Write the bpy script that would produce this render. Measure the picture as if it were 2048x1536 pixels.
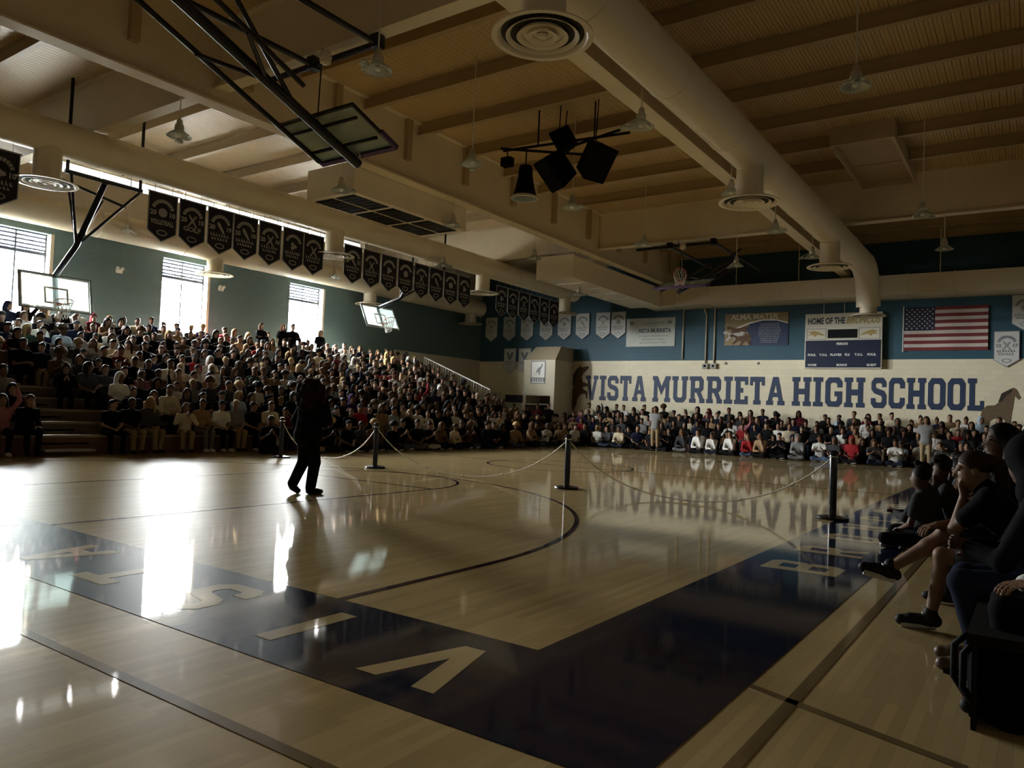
import bpy, math, random
import numpy as np
from mathutils import Vector, Matrix

R = math.radians
scene = bpy.context.scene
for o in list(bpy.data.objects):
    bpy.data.objects.remove(o)
col = scene.collection

# ------------------------------------------------------------------ camera
YAW, PITCH, ROLL, FPX, CAMH = -6.09936682e-01, 3.63636537e-02, 4.11551112e-02, 1502.2456, 1.32
cam = bpy.data.cameras.new('camera')
cam_o = bpy.data.objects.new('camera', cam)
col.objects.link(cam_o)
_f = Vector((math.sin(YAW) * math.cos(PITCH), math.cos(YAW) * math.cos(PITCH), math.sin(PITCH)))
_r0 = Vector((math.cos(YAW), -math.sin(YAW), 0))
_u0 = _r0.cross(_f)
_r = math.cos(ROLL) * _r0 + math.sin(ROLL) * _u0
_u = -math.sin(ROLL) * _r0 + math.cos(ROLL) * _u0
cam_o.matrix_world = Matrix(((_r.x, _u.x, -_f.x, 0), (_r.y, _u.y, -_f.y, 0), (_r.z, _u.z, -_f.z, CAMH), (0, 0, 0, 1)))
cam.sensor_width = 36.0
cam.lens = 36.0 * FPX / 2048.0
cam.clip_start = 0.05
cam.clip_end = 300
scene.camera = cam_o

# ------------------------------------------------------------------ exposure, sky, daylight
scene.view_settings.view_transform = 'Standard'
scene.view_settings.look = 'None'
scene.view_settings.exposure = 1.8
scene.view_settings.gamma = 1.0
scene.view_settings.use_curve_mapping = False
scene.cycles.max_bounces = 8
scene.cycles.diffuse_bounces = 5
scene.cycles.glossy_bounces = 4
scene.cycles.transparent_max_bounces = 12
scene.cycles.sample_clamp_indirect = 6.0
scene.cycles.caustics_reflective = False
scene.cycles.caustics_refractive = False

SKY_L = 100.0                              # overcast daylight outside
world = bpy.data.worlds.new('sky')
scene.world = world
world.use_nodes = True
world.node_tree.nodes['Background'].inputs[0].default_value = (0.98, 0.995, 0.95, 1)
world.node_tree.nodes['Background'].inputs[1].default_value = SKY_L

XW, YW, ZC = -25.3, 33.0, 8.95          # window wall, lettered wall, roof deck
XR, YB = 6.2, -4.0                       # wall behind the nearer stands, wall behind the camera
WIN_Z = (3.2, 6.25)
WIN_Y = [(9.0, 10.75), (14.45, 16.2), (19.95, 21.7)]
CLE_Z = (8.3, 8.75)
CLE_Y = (5.0, 24.0)


def daylight(name, y0, y1, z0, z1):
    """light portal in one window opening: steers sky light through the glass into the room"""
    l = bpy.data.lights.new(name, 'AREA')
    l.shape = 'RECTANGLE'
    l.size, l.size_y = (z1 - z0), (y1 - y0)
    l.cycles.is_portal = True
    o = bpy.data.objects.new(name, l)
    o.matrix_world = Matrix(((0, 0, -1, XW - 0.42), (0, 1, 0, (y0 + y1) / 2), (1, 0, 0, (z0 + z1) / 2), (0, 0, 0, 1)))
    col.objects.link(o)
    return o


for _a, _b in WIN_Y:
    daylight('window_daylight', _a, _b, WIN_Z[0], WIN_Z[1])
daylight('clerestory_daylight', CLE_Y[0], CLE_Y[1], CLE_Z[0], CLE_Z[1])

# ------------------------------------------------------------------ helpers: scene objects


def link(o, parent=None):
    col.objects.link(o)
    if parent is not None:
        o.parent = parent
    return o


def tag(o, label=None, cat=None, group=None, kind=None):
    if label:
        o['label'] = label
    if cat:
        o['category'] = cat
    if group:
        o['group'] = group
    if kind:
        o['kind'] = kind
    return o


def thing(name, label, cat, loc=(0, 0, 0), rz=0.0, group=None):
    o = bpy.data.objects.new(name, None)
    o.empty_display_size = 0.2
    o.location = loc
    o.rotation_euler = (0, 0, rz)
    link(o)
    return tag(o, label, cat, group)


def mesh_np(name, V, F, smooth=False):
    me = bpy.data.meshes.new(name)
    me.from_pydata([tuple(map(float, v)) for v in V], [], [tuple(map(int, f)) for f in F])
    if smooth:
        me.polygons.foreach_set('use_smooth', [True] * len(me.polygons))
    me.update()
    return me


def obj(name, me, m, parent=None, loc=None, rot=None):
    o = bpy.data.objects.new(name, me)
    if m is not None and not me.materials:
        me.materials.append(m)
    elif m is not None and me.materials[0] is not m:
        o.material_slots[0].link = 'OBJECT'
        o.material_slots[0].material = m
    if loc is not None:
        o.location = loc
    if rot is not None:
        o.rotation_euler = rot
    return link(o, parent)


class MB:
    """collects simple solids for ONE mesh"""

    def __init__(s):
        s.V, s.F = [], []

    def add(s, V, F):
        n = len(s.V)
        s.V += [tuple(v) for v in V]
        s.F += [tuple(i + n for i in f) for f in F]
        return s

    def box(s, lo, hi):
        x0, y0, z0 = lo
        x1, y1, z1 = hi
        return s.add([(x0, y0, z0), (x1, y0, z0), (x1, y1, z0), (x0, y1, z0), (x0, y0, z1), (x1, y0, z1), (x1, y1, z1), (x0, y1, z1)],
                     [(0, 3, 2, 1), (4, 5, 6, 7), (0, 1, 5, 4), (1, 2, 6, 5), (2, 3, 7, 6), (3, 0, 4, 7)])

    def obox(s, c, ax, ay, az):
        c, ax, ay, az = Vector(c), Vector(ax), Vector(ay), Vector(az)
        P = [c + i * ax + j * ay + k * az for k in (-1, 1) for j in (-1, 1) for i in (-1, 1)]
        return s.add(P, [(0, 2, 3, 1), (4, 5, 7, 6), (0, 1, 5, 4), (1, 3, 7, 5), (3, 2, 6, 7), (2, 0, 4, 6)])

    def bar(s, a, b, w, t, up=(0, 0, 1)):
        a, b = Vector(a), Vector(b)
        d = (b - a)
        L = d.length
        d.normalize()
        x = d.cross(Vector(up))
        if x.length < 1e-4:
            x = d.cross(Vector((1, 0, 0)))
        x.normalize()
        y = d.cross(x)
        return s.obox((a + b) / 2, d * L / 2, x * w / 2, y * t / 2)

    def tube(s, pts, r, n=8, caps=True, closed=False):
        pts = [Vector(p) for p in pts]
        m = len(pts)
        rr = r if isinstance(r, (list, tuple)) else [r] * m
        V, F = [], []
        ref = None
        for i, p in enumerate(pts):
            if closed:
                t = pts[(i + 1) % m] - pts[i - 1]
            else:
                t = pts[min(i + 1, m - 1)] - pts[max(i - 1, 0)]
            t.normalize()
            if ref is None:
                ref = t.orthogonal().normalized()
            ref = (ref - t * ref.dot(t))
            if ref.length < 1e-5:
                ref = t.orthogonal()
            ref.normalize()
            b = t.cross(ref)
            for k in range(n):
                a = 2 * math.pi * k / n
                V.append(p + (ref * math.cos(a) + b * math.sin(a)) * rr[i])
        for i in range(m if closed else m - 1):
            j = (i + 1) % m
            for k in range(n):
                l = (k + 1) % n
                F.append((i * n + k, i * n + l, j * n + l, j * n + k))
        if caps and not closed:
            F.append(tuple(reversed(range(n))))
            F.append(tuple((m - 1) * n + k for k in range(n)))
        return s.add(V, F)

    def lathe(s, prof, n=24, c=(0, 0, 0), close=False):
        V, F = [], []
        m = len(prof)
        for r, z in prof:
            for k in range(n):
                a = 2 * math.pi * k / n
                V.append((c[0] + r * math.cos(a), c[1] + r * math.sin(a), c[2] + z))
        for i in range(m if close else m - 1):
            j = (i + 1) % m
            for k in range(n):
                l = (k + 1) % n
                F.append((i * n + k, i * n + l, j * n + l, j * n + k))
        if not close:
            if prof[0][0] > 1e-4:
                F.append(tuple(reversed(range(n))))
            if prof[-1][0] > 1e-4:
                F.append(tuple((m - 1) * n + k for k in range(n)))
        return s.add(V, F)

    def mesh(s, name, smooth=False):
        return mesh_np(name, s.V, s.F, smooth)

    def build(s, name, m, parent=None, smooth=False, loc=None, rot=None):
        return obj(name, s.mesh(name, smooth), m, parent, loc, rot)


def auto_smooth(o, ang=35):
    me = o.data
    me.polygons.foreach_set('use_smooth', [True] * len(me.polygons))
    try:
        me.set_sharp_from_angle(angle=R(ang))
    except Exception:
        pass
    return o


def poly_mesh(name, loops, depth):
    """filled flat outline with holes, `depth` thick, in the XY plane, centred on z=0"""
    cu = bpy.data.curves.new(name, 'CURVE')
    cu.dimensions = '2D'
    cu.fill_mode = 'BOTH'
    cu.extrude = depth / 2
    for L in loops:
        sp = cu.splines.new('POLY')
        sp.points.add(len(L) - 1)
        for p, q in zip(sp.points, L):
            p.co = (q[0], q[1], 0, 1)
        sp.use_cyclic_u = True
    o = bpy.data.objects.new(name, cu)
    col.objects.link(o)
    bpy.context.view_layer.update()
    me = bpy.data.meshes.new_from_object(o.evaluated_get(bpy.context.evaluated_depsgraph_get()))
    me.name = name
    bpy.data.objects.remove(o)
    bpy.data.curves.remove(cu)
    return me


def text_mesh(name, s, size, depth=0.004, bold=0.0, align='CENTER', xs=1.0, shear=0.0):
    cu = bpy.data.curves.new(name, 'FONT')
    cu.body = s
    cu.size = size
    cu.align_x = align
    cu.align_y = 'CENTER'
    cu.extrude = depth / 2
    cu.offset = bold
    cu.shear = shear
    cu.resolution_u = 2
    o = bpy.data.objects.new(name, cu)
    col.objects.link(o)
    bpy.context.view_layer.update()
    me = bpy.data.meshes.new_from_object(o.evaluated_get(bpy.context.evaluated_depsgraph_get()))
    me.name = name
    bpy.data.objects.remove(o)
    bpy.data.curves.remove(cu)
    if xs != 1.0:
        me.transform(Matrix.Diagonal((xs, 1, 1, 1)))
    return me


def frame(o, ux, uy, uz):
    """4x4 with the given axes"""
    o, ux, uy, uz = Vector(o), Vector(ux), Vector(uy), Vector(uz)
    return Matrix(((ux.x, uy.x, uz.x, o.x), (ux.y, uy.y, uz.y, o.y), (ux.z, uy.z, uz.z, o.z), (0, 0, 0, 1)))


def WALL(x, z, off=0.0):
    """a flat thing lying on the lettered wall, facing the room (-Y): local x to the right, local y up"""
    return frame((x, YW - off, z), (1, 0, 0), (0, 0, 1), (0, -1, 0))


# ------------------------------------------------------------------ helpers: materials
MATS = {}


def mat(name, c, rough=0.6, metal=0.0, spec=0.5, var=0.12, scale=6.0, bump=0.0, bscale=40.0, coat=0.0):
    if name in MATS:
        return MATS[name]
    m = bpy.data.materials.new(name)
    m.use_nodes = True
    nt = m.node_tree
    b = nt.nodes['Principled BSDF']
    b.inputs['Roughness'].default_value = rough
    b.inputs['Metallic'].default_value = metal
    b.inputs['Specular IOR Level'].default_value = spec
    b.inputs['Coat Weight'].default_value = coat
    tc = nt.nodes.new('ShaderNodeTexCoord')
    nz = nt.nodes.new('ShaderNodeTexNoise')
    nz.inputs['Scale'].default_value = scale
    nz.inputs['Detail'].default_value = 3
    nt.links.new(tc.outputs['Object'], nz.inputs['Vector'])
    mx = nt.nodes.new('ShaderNodeMix')
    mx.data_type = 'RGBA'
    mx.inputs['A'].default_value = (*[max(0, v * (1 - var)) for v in c], 1)
    mx.inputs['B'].default_value = (*[min(1, v * (1 + var)) for v in c], 1)
    nt.links.new(nz.outputs['Fac'], mx.inputs['Factor'])
    nt.links.new(mx.outputs['Result'], b.inputs['Base Color'])
    if bump > 0:
        n2 = nt.nodes.new('ShaderNodeTexNoise')
        n2.inputs['Scale'].default_value = bscale
        nt.links.new(tc.outputs['Object'], n2.inputs['Vector'])
        bp = nt.nodes.new('ShaderNodeBump')
        bp.inputs['Strength'].default_value = bump
        bp.inputs['Distance'].default_value = 0.02
        nt.links.new(n2.outputs['Fac'], bp.inputs['Height'])
        nt.links.new(bp.outputs['Normal'], b.inputs['Normal'])
    MATS[name] = m
    return m


def glass_mat(name, tint=(0.9, 0.95, 0.95), gloss=0.10, rough=0.03, haze=0.0):
    if name in MATS:
        return MATS[name]
    m = bpy.data.materials.new(name)
    m.use_nodes = True
    nt = m.node_tree
    nt.nodes.clear()
    out = nt.nodes.new('ShaderNodeOutputMaterial')
    tr = nt.nodes.new('ShaderNodeBsdfTransparent')
    tr.inputs[0].default_value = (*tint, 1)
    gl = nt.nodes.new('ShaderNodeBsdfGlossy')
    gl.inputs['Roughness'].default_value = rough
    m1 = nt.nodes.new('ShaderNodeMixShader')
    m1.inputs[0].default_value = gloss
    nt.links.new(tr.outputs[0], m1.inputs[1])
    nt.links.new(gl.outputs[0], m1.inputs[2])
    last = m1
    if haze > 0:
        df = nt.nodes.new('ShaderNodeBsdfTranslucent')
        df.inputs[0].default_value = (0.7, 0.78, 0.76, 1)
        d2 = nt.nodes.new('ShaderNodeBsdfDiffuse')
        d2.inputs[0].default_value = (0.6, 0.68, 0.66, 1)
        ma = nt.nodes.new('ShaderNodeMixShader')
        nt.links.new(df.outputs[0], ma.inputs[1])
        nt.links.new(d2.outputs[0], ma.inputs[2])
        m2 = nt.nodes.new('ShaderNodeMixShader')
        m2.inputs[0].default_value = haze
        nt.links.new(m1.outputs[0], m2.inputs[1])
        nt.links.new(ma.outputs[0], m2.inputs[2])
        last = m2
    nt.links.new(last.outputs[0], out.inputs[0])
    MATS[name] = m
    return m


COAT_W, COAT_R, SHEEN_W, SHEEN_R = 1.0, 0.06, 0.13, 0.37


def floor_mat(name, c, planks=True):
    """varnished maple: strips run along Y; paint on it shares the varnish"""
    m = bpy.data.materials.new(name)
    m.use_nodes = True
    nt = m.node_tree
    b = nt.nodes['Principled BSDF']
    tc = nt.nodes.new('ShaderNodeTexCoord')
    mp = nt.nodes.new('ShaderNodeMapping')
    mp.inputs['Rotation'].default_value = (0, 0, R(90))
    nt.links.new(tc.outputs['Object'], mp.inputs['Vector'])
    br = nt.nodes.new('ShaderNodeTexBrick')
    br.inputs['Scale'].default_value = 1.0
    br.inputs['Brick Width'].default_value = 0.9
    br.inputs['Row Height'].default_value = 0.057
    br.inputs['Mortar Size'].default_value = 0.0008
    br.inputs['Mortar Smooth'].default_value = 0.3
    v = 0.10 if planks else 0.03
    br.inputs['Color1'].default_value = (*[x * (1 - v) for x in c], 1)
    br.inputs['Color2'].default_value = (*[x * (1 + v) for x in c], 1)
    br.inputs['Mortar'].default_value = (*[x * (0.7 if planks else 0.9) for x in c], 1)
    nt.links.new(mp.outputs[0], br.inputs['Vector'])
    # long shallow waves left by sanding: they smear reflections
    mp2 = nt.nodes.new('ShaderNodeMapping')
    mp2.inputs['Scale'].default_value = (1.0, 0.22, 1.0)
    nt.links.new(tc.outputs['Object'], mp2.inputs['Vector'])
    nz = nt.nodes.new('ShaderNodeTexNoise')
    nz.inputs['Scale'].default_value = 9.0
    nz.inputs['Detail'].default_value = 4
    nt.links.new(mp2.outputs[0], nz.inputs['Vector'])
    bp = nt.nodes.new('ShaderNodeBump')
    bp.inputs['Strength'].default_value = 0.05
    bp.inputs['Distance'].default_value = 0.02
    nt.links.new(nz.outputs['Fac'], bp.inputs['Height'])
    # varnish: a sharp clear-coat mirror plus a faint broad sheen, both stronger at grazing angles
    out = nt.nodes['Material Output']
    df = nt.nodes.new('ShaderNodeBsdfDiffuse')
    nt.links.new(br.outputs['Color'], df.inputs['Color'])
    nt.nodes.remove(b)
    bp2 = nt.nodes.new('ShaderNodeBump')
    bp2.inputs['Strength'].default_value = 0.012
    bp2.inputs['Distance'].default_value = 0.02
    nt.links.new(nz.outputs['Fac'], bp2.inputs['Height'])
    g1 = nt.nodes.new('ShaderNodeBsdfAnisotropic')
    g1.distribution = 'BECKMANN'
    g1.inputs['Roughness'].default_value = COAT_R
    nt.links.new(bp2.outputs['Normal'], g1.inputs['Normal'])
    g2 = nt.nodes.new('ShaderNodeBsdfAnisotropic')
    g2.distribution = 'BECKMANN'
    g2.inputs['Roughness'].default_value = SHEEN_R
    nt.links.new(bp.outputs['Normal'], g2.inputs['Normal'])
    gm = nt.nodes.new('ShaderNodeMixShader')
    gm.inputs[0].default_value = SHEEN_W
    nt.links.new(g1.outputs[0], gm.inputs[1])
    nt.links.new(g2.outputs[0], gm.inputs[2])
    fr = nt.nodes.new('ShaderNodeFresnel')
    fr.inputs['IOR'].default_value = 1.45
    ms = nt.nodes.new('ShaderNodeMath')
    ms.operation = 'MULTIPLY'
    ms.inputs[1].default_value = COAT_W
    nt.links.new(fr.outputs[0], ms.inputs[0])
    fm = nt.nodes.new('ShaderNodeMixShader')
    nt.links.new(ms.outputs[0], fm.inputs[0])
    nt.links.new(df.outputs[0], fm.inputs[1])
    nt.links.new(gm.outputs[0], fm.inputs[2])
    nt.links.new(fm.outputs[0], out.inputs['Surface'])
    MATS[name] = m
    return m


def brick_wall_mat(name, base, zsplit=None, upper=None, w=0.4, h=0.2, ymin=None, ztop=None):
    """painted concrete block; above zsplit the wall is painted in the second colour"""
    m = bpy.data.materials.new(name)
    m.use_nodes = True
    nt = m.node_tree
    b = nt.nodes['Principled BSDF']
    b.inputs['Roughness'].default_value = 0.62
    geo = nt.nodes.new('ShaderNodeNewGeometry')
    sep = nt.nodes.new('ShaderNodeSeparateXYZ')
    nt.links.new(geo.outputs['Position'], sep.inputs[0])
    add = nt.nodes.new('ShaderNodeMath')
    nt.links.new(sep.outputs['X'], add.inputs[0])
    nt.links.new(sep.outputs['Y'], add.inputs[1])
    cmb = nt.nodes.new('ShaderNodeCombineXYZ')
    nt.links.new(add.outputs[0], cmb.inputs['X'])
    nt.links.new(sep.outputs['Z'], cmb.inputs['Y'])
    br = nt.nodes.new('ShaderNodeTexBrick')
    br.inputs['Scale'].default_value = 1.0
    br.inputs['Brick Width'].default_value = w
    br.inputs['Row Height'].default_value = h
    br.inputs['Mortar Size'].default_value = 0.006
    br.inputs['Color1'].default_value = (1, 1, 1, 1)
    br.inputs['Color2'].default_value = (0.94, 0.94, 0.94, 1)
    br.inputs['Mortar'].default_value = (0.86, 0.86, 0.86, 1)
    nt.links.new(cmb.outputs[0], br.inputs['Vector'])
    if zsplit is not None:
        gt = nt.nodes.new('ShaderNodeMath')
        gt.operation = 'GREATER_THAN'
        gt.inputs[1].default_value = zsplit
        nt.links.new(sep.outputs['Z'], gt.inputs[0])
        mx = nt.nodes.new('ShaderNodeMix')
        mx.data_type = 'RGBA'
        mx.inputs['A'].default_value = (*base, 1)
        mx.inputs['B'].default_value = (*upper, 1)
        nt.links.new(gt.outputs[0], mx.inputs['Factor'])
        src = mx.outputs['Result']
        if ymin is not None:      # the pale dado only starts beyond the stands
            g2 = nt.nodes.new('ShaderNodeMath')
            g2.operation = 'LESS_THAN'
            g2.inputs[1].default_value = ymin
            nt.links.new(sep.outputs['Y'], g2.inputs[0])
            g3 = nt.nodes.new('ShaderNodeMath')
            g3.operation = 'MAXIMUM'
            nt.links.new(gt.outputs[0], g3.inputs[0])
            nt.links.new(g2.outputs[0], g3.inputs[1])
            nt.links.new(g3.outputs[0], mx.inputs['Factor'])
        if ztop is not None:      # pale again above the blue band
            g4 = nt.nodes.new('ShaderNodeMath')
            g4.operation = 'GREATER_THAN'
            g4.inputs[1].default_value = ztop
            nt.links.new(sep.outputs['Z'], g4.inputs[0])
            m4 = nt.nodes.new('ShaderNodeMix')
            m4.data_type = 'RGBA'
            m4.inputs['B'].default_value = (*base, 1)
            nt.links.new(src, m4.inputs['A'])
            nt.links.new(g4.outputs[0], m4.inputs['Factor'])
            src = m4.outputs['Result']
    else:
        rgb = nt.nodes.new('ShaderNodeRGB')
        rgb.outputs[0].default_value = (*base, 1)
        src = rgb.outputs[0]
    ml = nt.nodes.new('ShaderNodeMix')
    ml.data_type = 'RGBA'
    ml.blend_type = 'MULTIPLY'
    ml.inputs['Factor'].default_value = 1.0
    nt.links.new(src, ml.inputs['A'])
    nt.links.new(br.outputs['Color'], ml.inputs['B'])
    nt.links.new(ml.outputs['Result'], b.inputs['Base Color'])
    bp = nt.nodes.new('ShaderNodeBump')
    bp.inputs['Strength'].default_value = 0.3
    bp.inputs['Distance'].default_value = 0.01
    nt.links.new(br.outputs['Fac'], bp.inputs['Height'])
    bp.invert = True
    nt.links.new(bp.outputs['Normal'], b.inputs['Normal'])
    MATS[name] = m
    return m


def deck_mat():
    m = bpy.data.materials.new('roof_deck')
    m.use_nodes = True
    nt = m.node_tree
    b = nt.nodes['Principled BSDF']
    b.inputs['Base Color'].default_value = (0.56, 0.40, 0.20, 1)
    b.inputs['Roughness'].default_value = 0.42
    tc = nt.nodes.new('ShaderNodeTexCoord')
    w = nt.nodes.new('ShaderNodeTexWave')
    w.wave_type = 'BANDS'
    w.bands_direction = 'X'
    w.wave_profile = 'SIN'
    w.inputs['Scale'].default_value = 2.1
    w.inputs['Distortion'].default_value = 0.0
    nt.links.new(tc.outputs['Object'], w.inputs['Vector'])
    rp = nt.nodes.new('ShaderNodeValToRGB')
    rp.color_ramp.elements[0].position = 0.35
    rp.color_ramp.elements[1].position = 0.6
    nt.links.new(w.outputs['Fac'], rp.inputs[0])
    bp = nt.nodes.new('ShaderNodeBump')
    bp.inputs['Strength'].default_value = 0.9
    bp.inputs['Distance'].default_value = 0.04
    nt.links.new(rp.outputs[0], bp.inputs['Height'])
    nt.links.new(bp.outputs['Normal'], b.inputs['Normal'])
    return m


CREAM = mat('cream_paint', (0.60, 0.52, 0.38), 0.5, var=0.06, scale=1.5)
CREAM_D = mat('cream_steel', (0.72, 0.62, 0.44), 0.45, var=0.08, scale=1.2)
TAN_STEEL = mat('tan_purlin', (0.42, 0.31, 0.17), 0.5, var=0.08, scale=1.2)
BLACK_ST = mat('black_steel', (0.012, 0.011, 0.012), 0.32, metal=0.3)
BLACK = mat('black_paint', (0.008, 0.008, 0.009), 0.7, spec=0.15)
WHITE = mat('white_print', (0.80, 0.79, 0.74), 0.55, var=0.05)
NAVY = mat('navy_paint', (0.022, 0.042, 0.115), 0.5, var=0.15)
RED = mat('rim_red', (0.45, 0.05, 0.035), 0.4)
CORD = mat('white_cord', (0.68, 0.64, 0.54), 0.5)
GLASS = glass_mat('backboard_glass', (0.80, 0.92, 0.90), 0.10, 0.03, 0.30)
PANE = glass_mat('window_glass', (0.97, 0.98, 1.0), 0.04, 0.02)
FROST = glass_mat('frosted_strip', (0.07, 0.07, 0.069), 0.04, 0.2)
WINF = mat('window_frame_grey', (0.10, 0.12, 0.17), 0.45)

# ------------------------------------------------------------------ room shell
FW = floor_mat('maple', (0.54, 0.40, 0.19))
FN = floor_mat('navy_court_paint', (0.009, 0.014, 0.036), False)
FL = floor_mat('court_line_paint', (0.030, 0.012, 0.022), False)
FT = floor_mat('maple_letter', (0.53, 0.41, 0.21), False)
FD = floor_mat('brown_line_paint', (0.19, 0.13, 0.06), False)

fl = MB().box((XW, YB, -0.12), (XR, YW, 0)).build('floor', FW)
gr = MB().box((XW - 160, -120, -0.4), (XW - 0.4, 150, -0.15)).build('ground', mat('asphalt', (0.06, 0.058, 0.052), 0.9))
tag(gr, 'grey paved ground outside the windows', kind='structure')
tag(fl, 'varnished maple gym floor with painted court markings', kind='structure')

SX0, SX1 = -2.25, -17.49        # inner edges of the two sidelines
BY0, BY1 = 3.58, 29.18          # inner edges of the two baselines
CX = (SX0 + SX1) / 2
BW = 1.09
ZL = 0.0015


def flat(name, loops, m, z=ZL, parent=fl):
    o = obj(name, poly_mesh(name, loops, 0.002), m, parent, loc=(0, 0, z))
    return o


def rect(x0, y0, x1, y1):
    return [(x0, y0), (x1, y0), (x1, y1), (x0, y1)]


flat('court_border', [rect(SX1 - BW, BY0 - BW, SX0 + BW, BY1 + BW), rect(SX1, BY0, SX0, BY1)], FN)


def arc_strip(cx, cy, r, w, a0, a1, n=48):
    o = [(cx + (r + w / 2) * math.cos(a0 + (a1 - a0) * i / n), cy + (r + w / 2) * math.sin(a0 + (a1 - a0) * i / n)) for i in range(n + 1)]
    i_ = [(cx + (r - w / 2) * math.cos(a0 + (a1 - a0) * i / n), cy + (r - w / 2) * math.sin(a0 + (a1 - a0) * i / n)) for i in range(n, -1, -1)]
    return o + i_


for sgn, by in ((1, BY0), (-1, BY1)):
    cy = by + sgn * 1.6
    a0, a1 = (0, math.pi) if sgn > 0 else (-math.pi, 0)
    flat('three_point_line', [arc_strip(CX, cy, 6.02, 0.06, a0, a1, 64)], FL)
    for s in (-1, 1):
        x = CX + s * 6.02
        flat('three_point_line', [rect(x - 0.03, min(by, cy), x + 0.03, max(by, cy))], FL)
        x = CX + s * 1.83
        flat('lane_line', [rect(x - 0.025, min(by, by + sgn * 5.79), x + 0.025, max(by, by + sgn * 5.79))], FL)
    flat('free_throw_line', [rect(CX - 1.83, by + sgn * 5.79 - 0.025, CX + 1.83, by + sgn * 5.79 + 0.025)], FL)
    flat('free_throw_circle', [arc_strip(CX, by + sgn * 5.79, 1.83, 0.05, a0, a1, 40)], FL)
MY = (BY0 + BY1) / 2
flat('half_court_line', [rect(SX1, MY - 0.025, SX0, MY + 0.025)], FL)
flat('centre_circle', [arc_strip(CX, MY, 1.83, 0.05, 0, 2 * math.pi, 64)], FL)
flat('volleyball_line', [rect(-0.96, 0.6, -0.90, 25.0)], FD)
flat('volleyball_line', [[(-1.15, 3.86), (-1.15, 3.80), (-0.2, 3.46), (-0.2, 3.52)]], FD)
flat('volleyball_line', [rect(-6.5, 1.89, -1.6, 1.95)], FD)

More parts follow.
